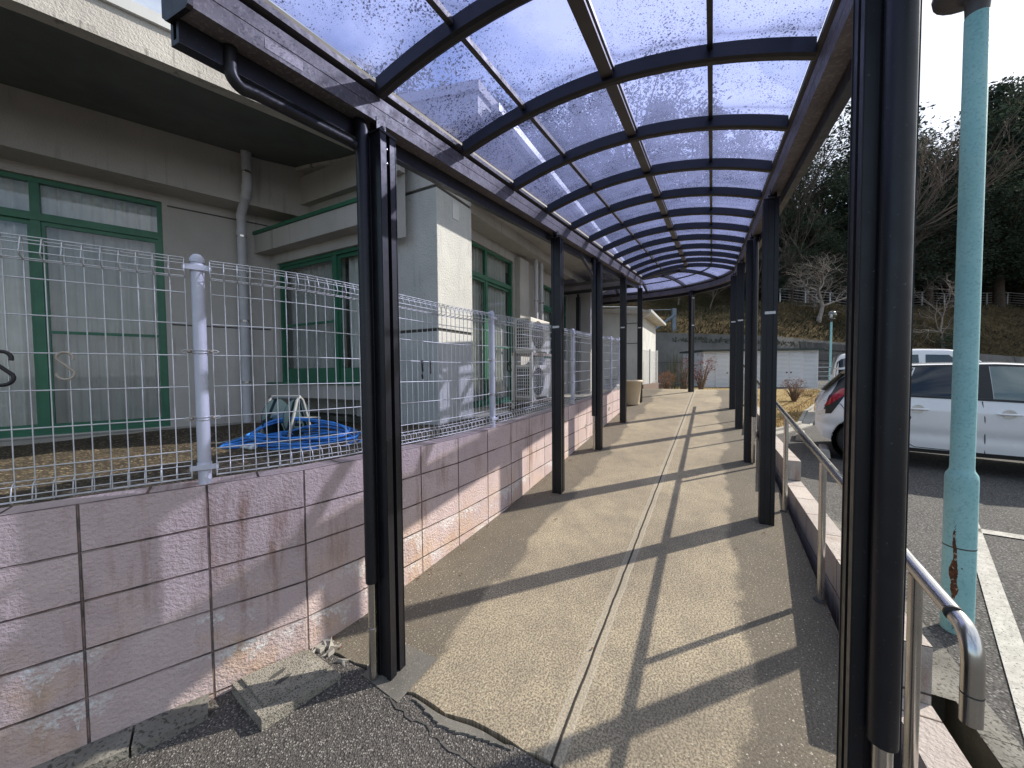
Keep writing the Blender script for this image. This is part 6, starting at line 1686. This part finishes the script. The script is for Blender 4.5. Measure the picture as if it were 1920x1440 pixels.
ch = putbare(1533, 29.0, 480, bare(311, 9.0, 0.62, 7, 0.26, 0.0, 0.3), 'gnarled bare cherry tree spreading pale branches over the grassy mound', 'bare trees on the grassy bank', 'palebark', 1.35)
putbare(1768, 28.5, 520, bare(312, 9.0, 0.6, 6, 0.20, 0.0, 0.2), 'small crooked bare tree on the bank just left of the near teal lamp pole', 'bare trees on the grassy bank', 'palebark', 0.9)
# low clipped evergreen on the bank
def bush(nm, label, cat, px, Y, zb, r, h, mat, n=40, k=26, stems=True, tm='baretwig', size=0.10, seed=1, group=None, sx_=1.0):
    rnd = random.Random(seed); x = (px-960)/700*Y; B = Vector((x, Y, zb)); t = thing(nm, label, cat, tuple(B), group)
    vs, fs = [], []; tw = MB()
    for i in range(n):
        a = rnd.random()*2*pi; q = sqrt(rnd.random()); zz = rnd.random()**0.7
        c = B+Vector((r*q*cos(a)*(0.5+0.5*zz)*sx_, r*q*sin(a)*(0.5+0.5*zz), h*(0.12+0.88*zz)*(1-0.25*q*q)))
        if stems: tw.tube([B+Vector((0.1*r*cos(a), 0.1*r*sin(a), 0)), B.lerp(c, 0.5)+ZUP*h*0.05, c], [0.012*h+0.003, 0.007*h+0.002, 0.002], 4, False)
        leaf_cluster(vs, fs, c, size*rnd.uniform(0.8, 1.5), k, rnd, 0.8)
    if stems: tw.build('stems', tm, t, recalc=False)
    m = MB(); m.add(vs, fs); m.build('leaves', mat, t, recalc=False); return t
x = (1795-960)/700*27.5
bush('clipped_shrub', 'rounded dark evergreen shrub on the bank half hidden by the near lamp pole', 'shrub', 1790, 28.0, hill((1790-960)/700*28, 28)-0.1, 1.2, 2.2, 'broadleaf', 40, 30, True, 'bark', 0.35, 5)
bush('nandina_shrub', 'tall red leaved shrub beside the lone far canopy post in front of the shed', 'shrub', 1315, 16.5, 0.62, 0.55, 1.75, 'nandina', 34, 22, True, 'baretwig', 0.16, 6)
bush('nandina_shrub', 'sparser dark red shrub left of the lone far canopy post', 'shrub', 1284, 17.5, 0.62, 0.55, 1.65, 'nandina', 22, 14, True, 'baretwig', 0.15, 7)
bush('round_shrub', 'round rust brown shrub below the retaining wall at the end of the far fence', 'shrub', 1250, 15.5, 0.74, 0.45, 0.80, 'rustleaf', 60, 26, True, 'baretwig', 0.10, 8)
bush('round_shrub', 'round rust brown shrub on the dry lawn in front of the shed doors', 'shrub', 1490, 12.8, 0.45, 0.42, 0.86, 'rustleaf', 70, 22, True, 'baretwig', 0.075, 9)
bush('low_shrub', 'low pale brown shrub at the far corner of the dry lawn', 'shrub', 1516, 14.5, 0.47, 0.5, 0.35, 'straw', 30, 20, True, 'baretwig', 0.09, 10)
# canes beside the wall
cn = thing('bamboo_canes', 'clump of thin upright green canes against the retaining wall left of the shed', 'bamboo', (7.8, 18.0, 0.62))
m = MB(); vs, fs = [], []; rnd = random.Random(4)
for k in range(46):
    p = Vector((7.35+rnd.uniform(0, 0.95), 17.8+rnd.uniform(-.3, .5), 0.6)); hgt = rnd.uniform(0.8, 2.0); q = p+Vector((rnd.uniform(-.12, .12), rnd.uniform(-.1, .1), hgt))
    m.tube([p, p.lerp(q, 0.5)+Vector((rnd.uniform(-.03, .03), 0, 0)), q], [0.010, 0.008, 0.003], 5, False)
    for j in range(4): leaf_cluster(vs, fs, p.lerp(q, rnd.uniform(0.2, 1)), 0.10, 3, rnd, 0.8)
m.build('canes', 'canegreen', cn, recalc=False); m = MB(); m.add(vs, fs); m.build('leaves', 'canegreen', cn, recalc=False)
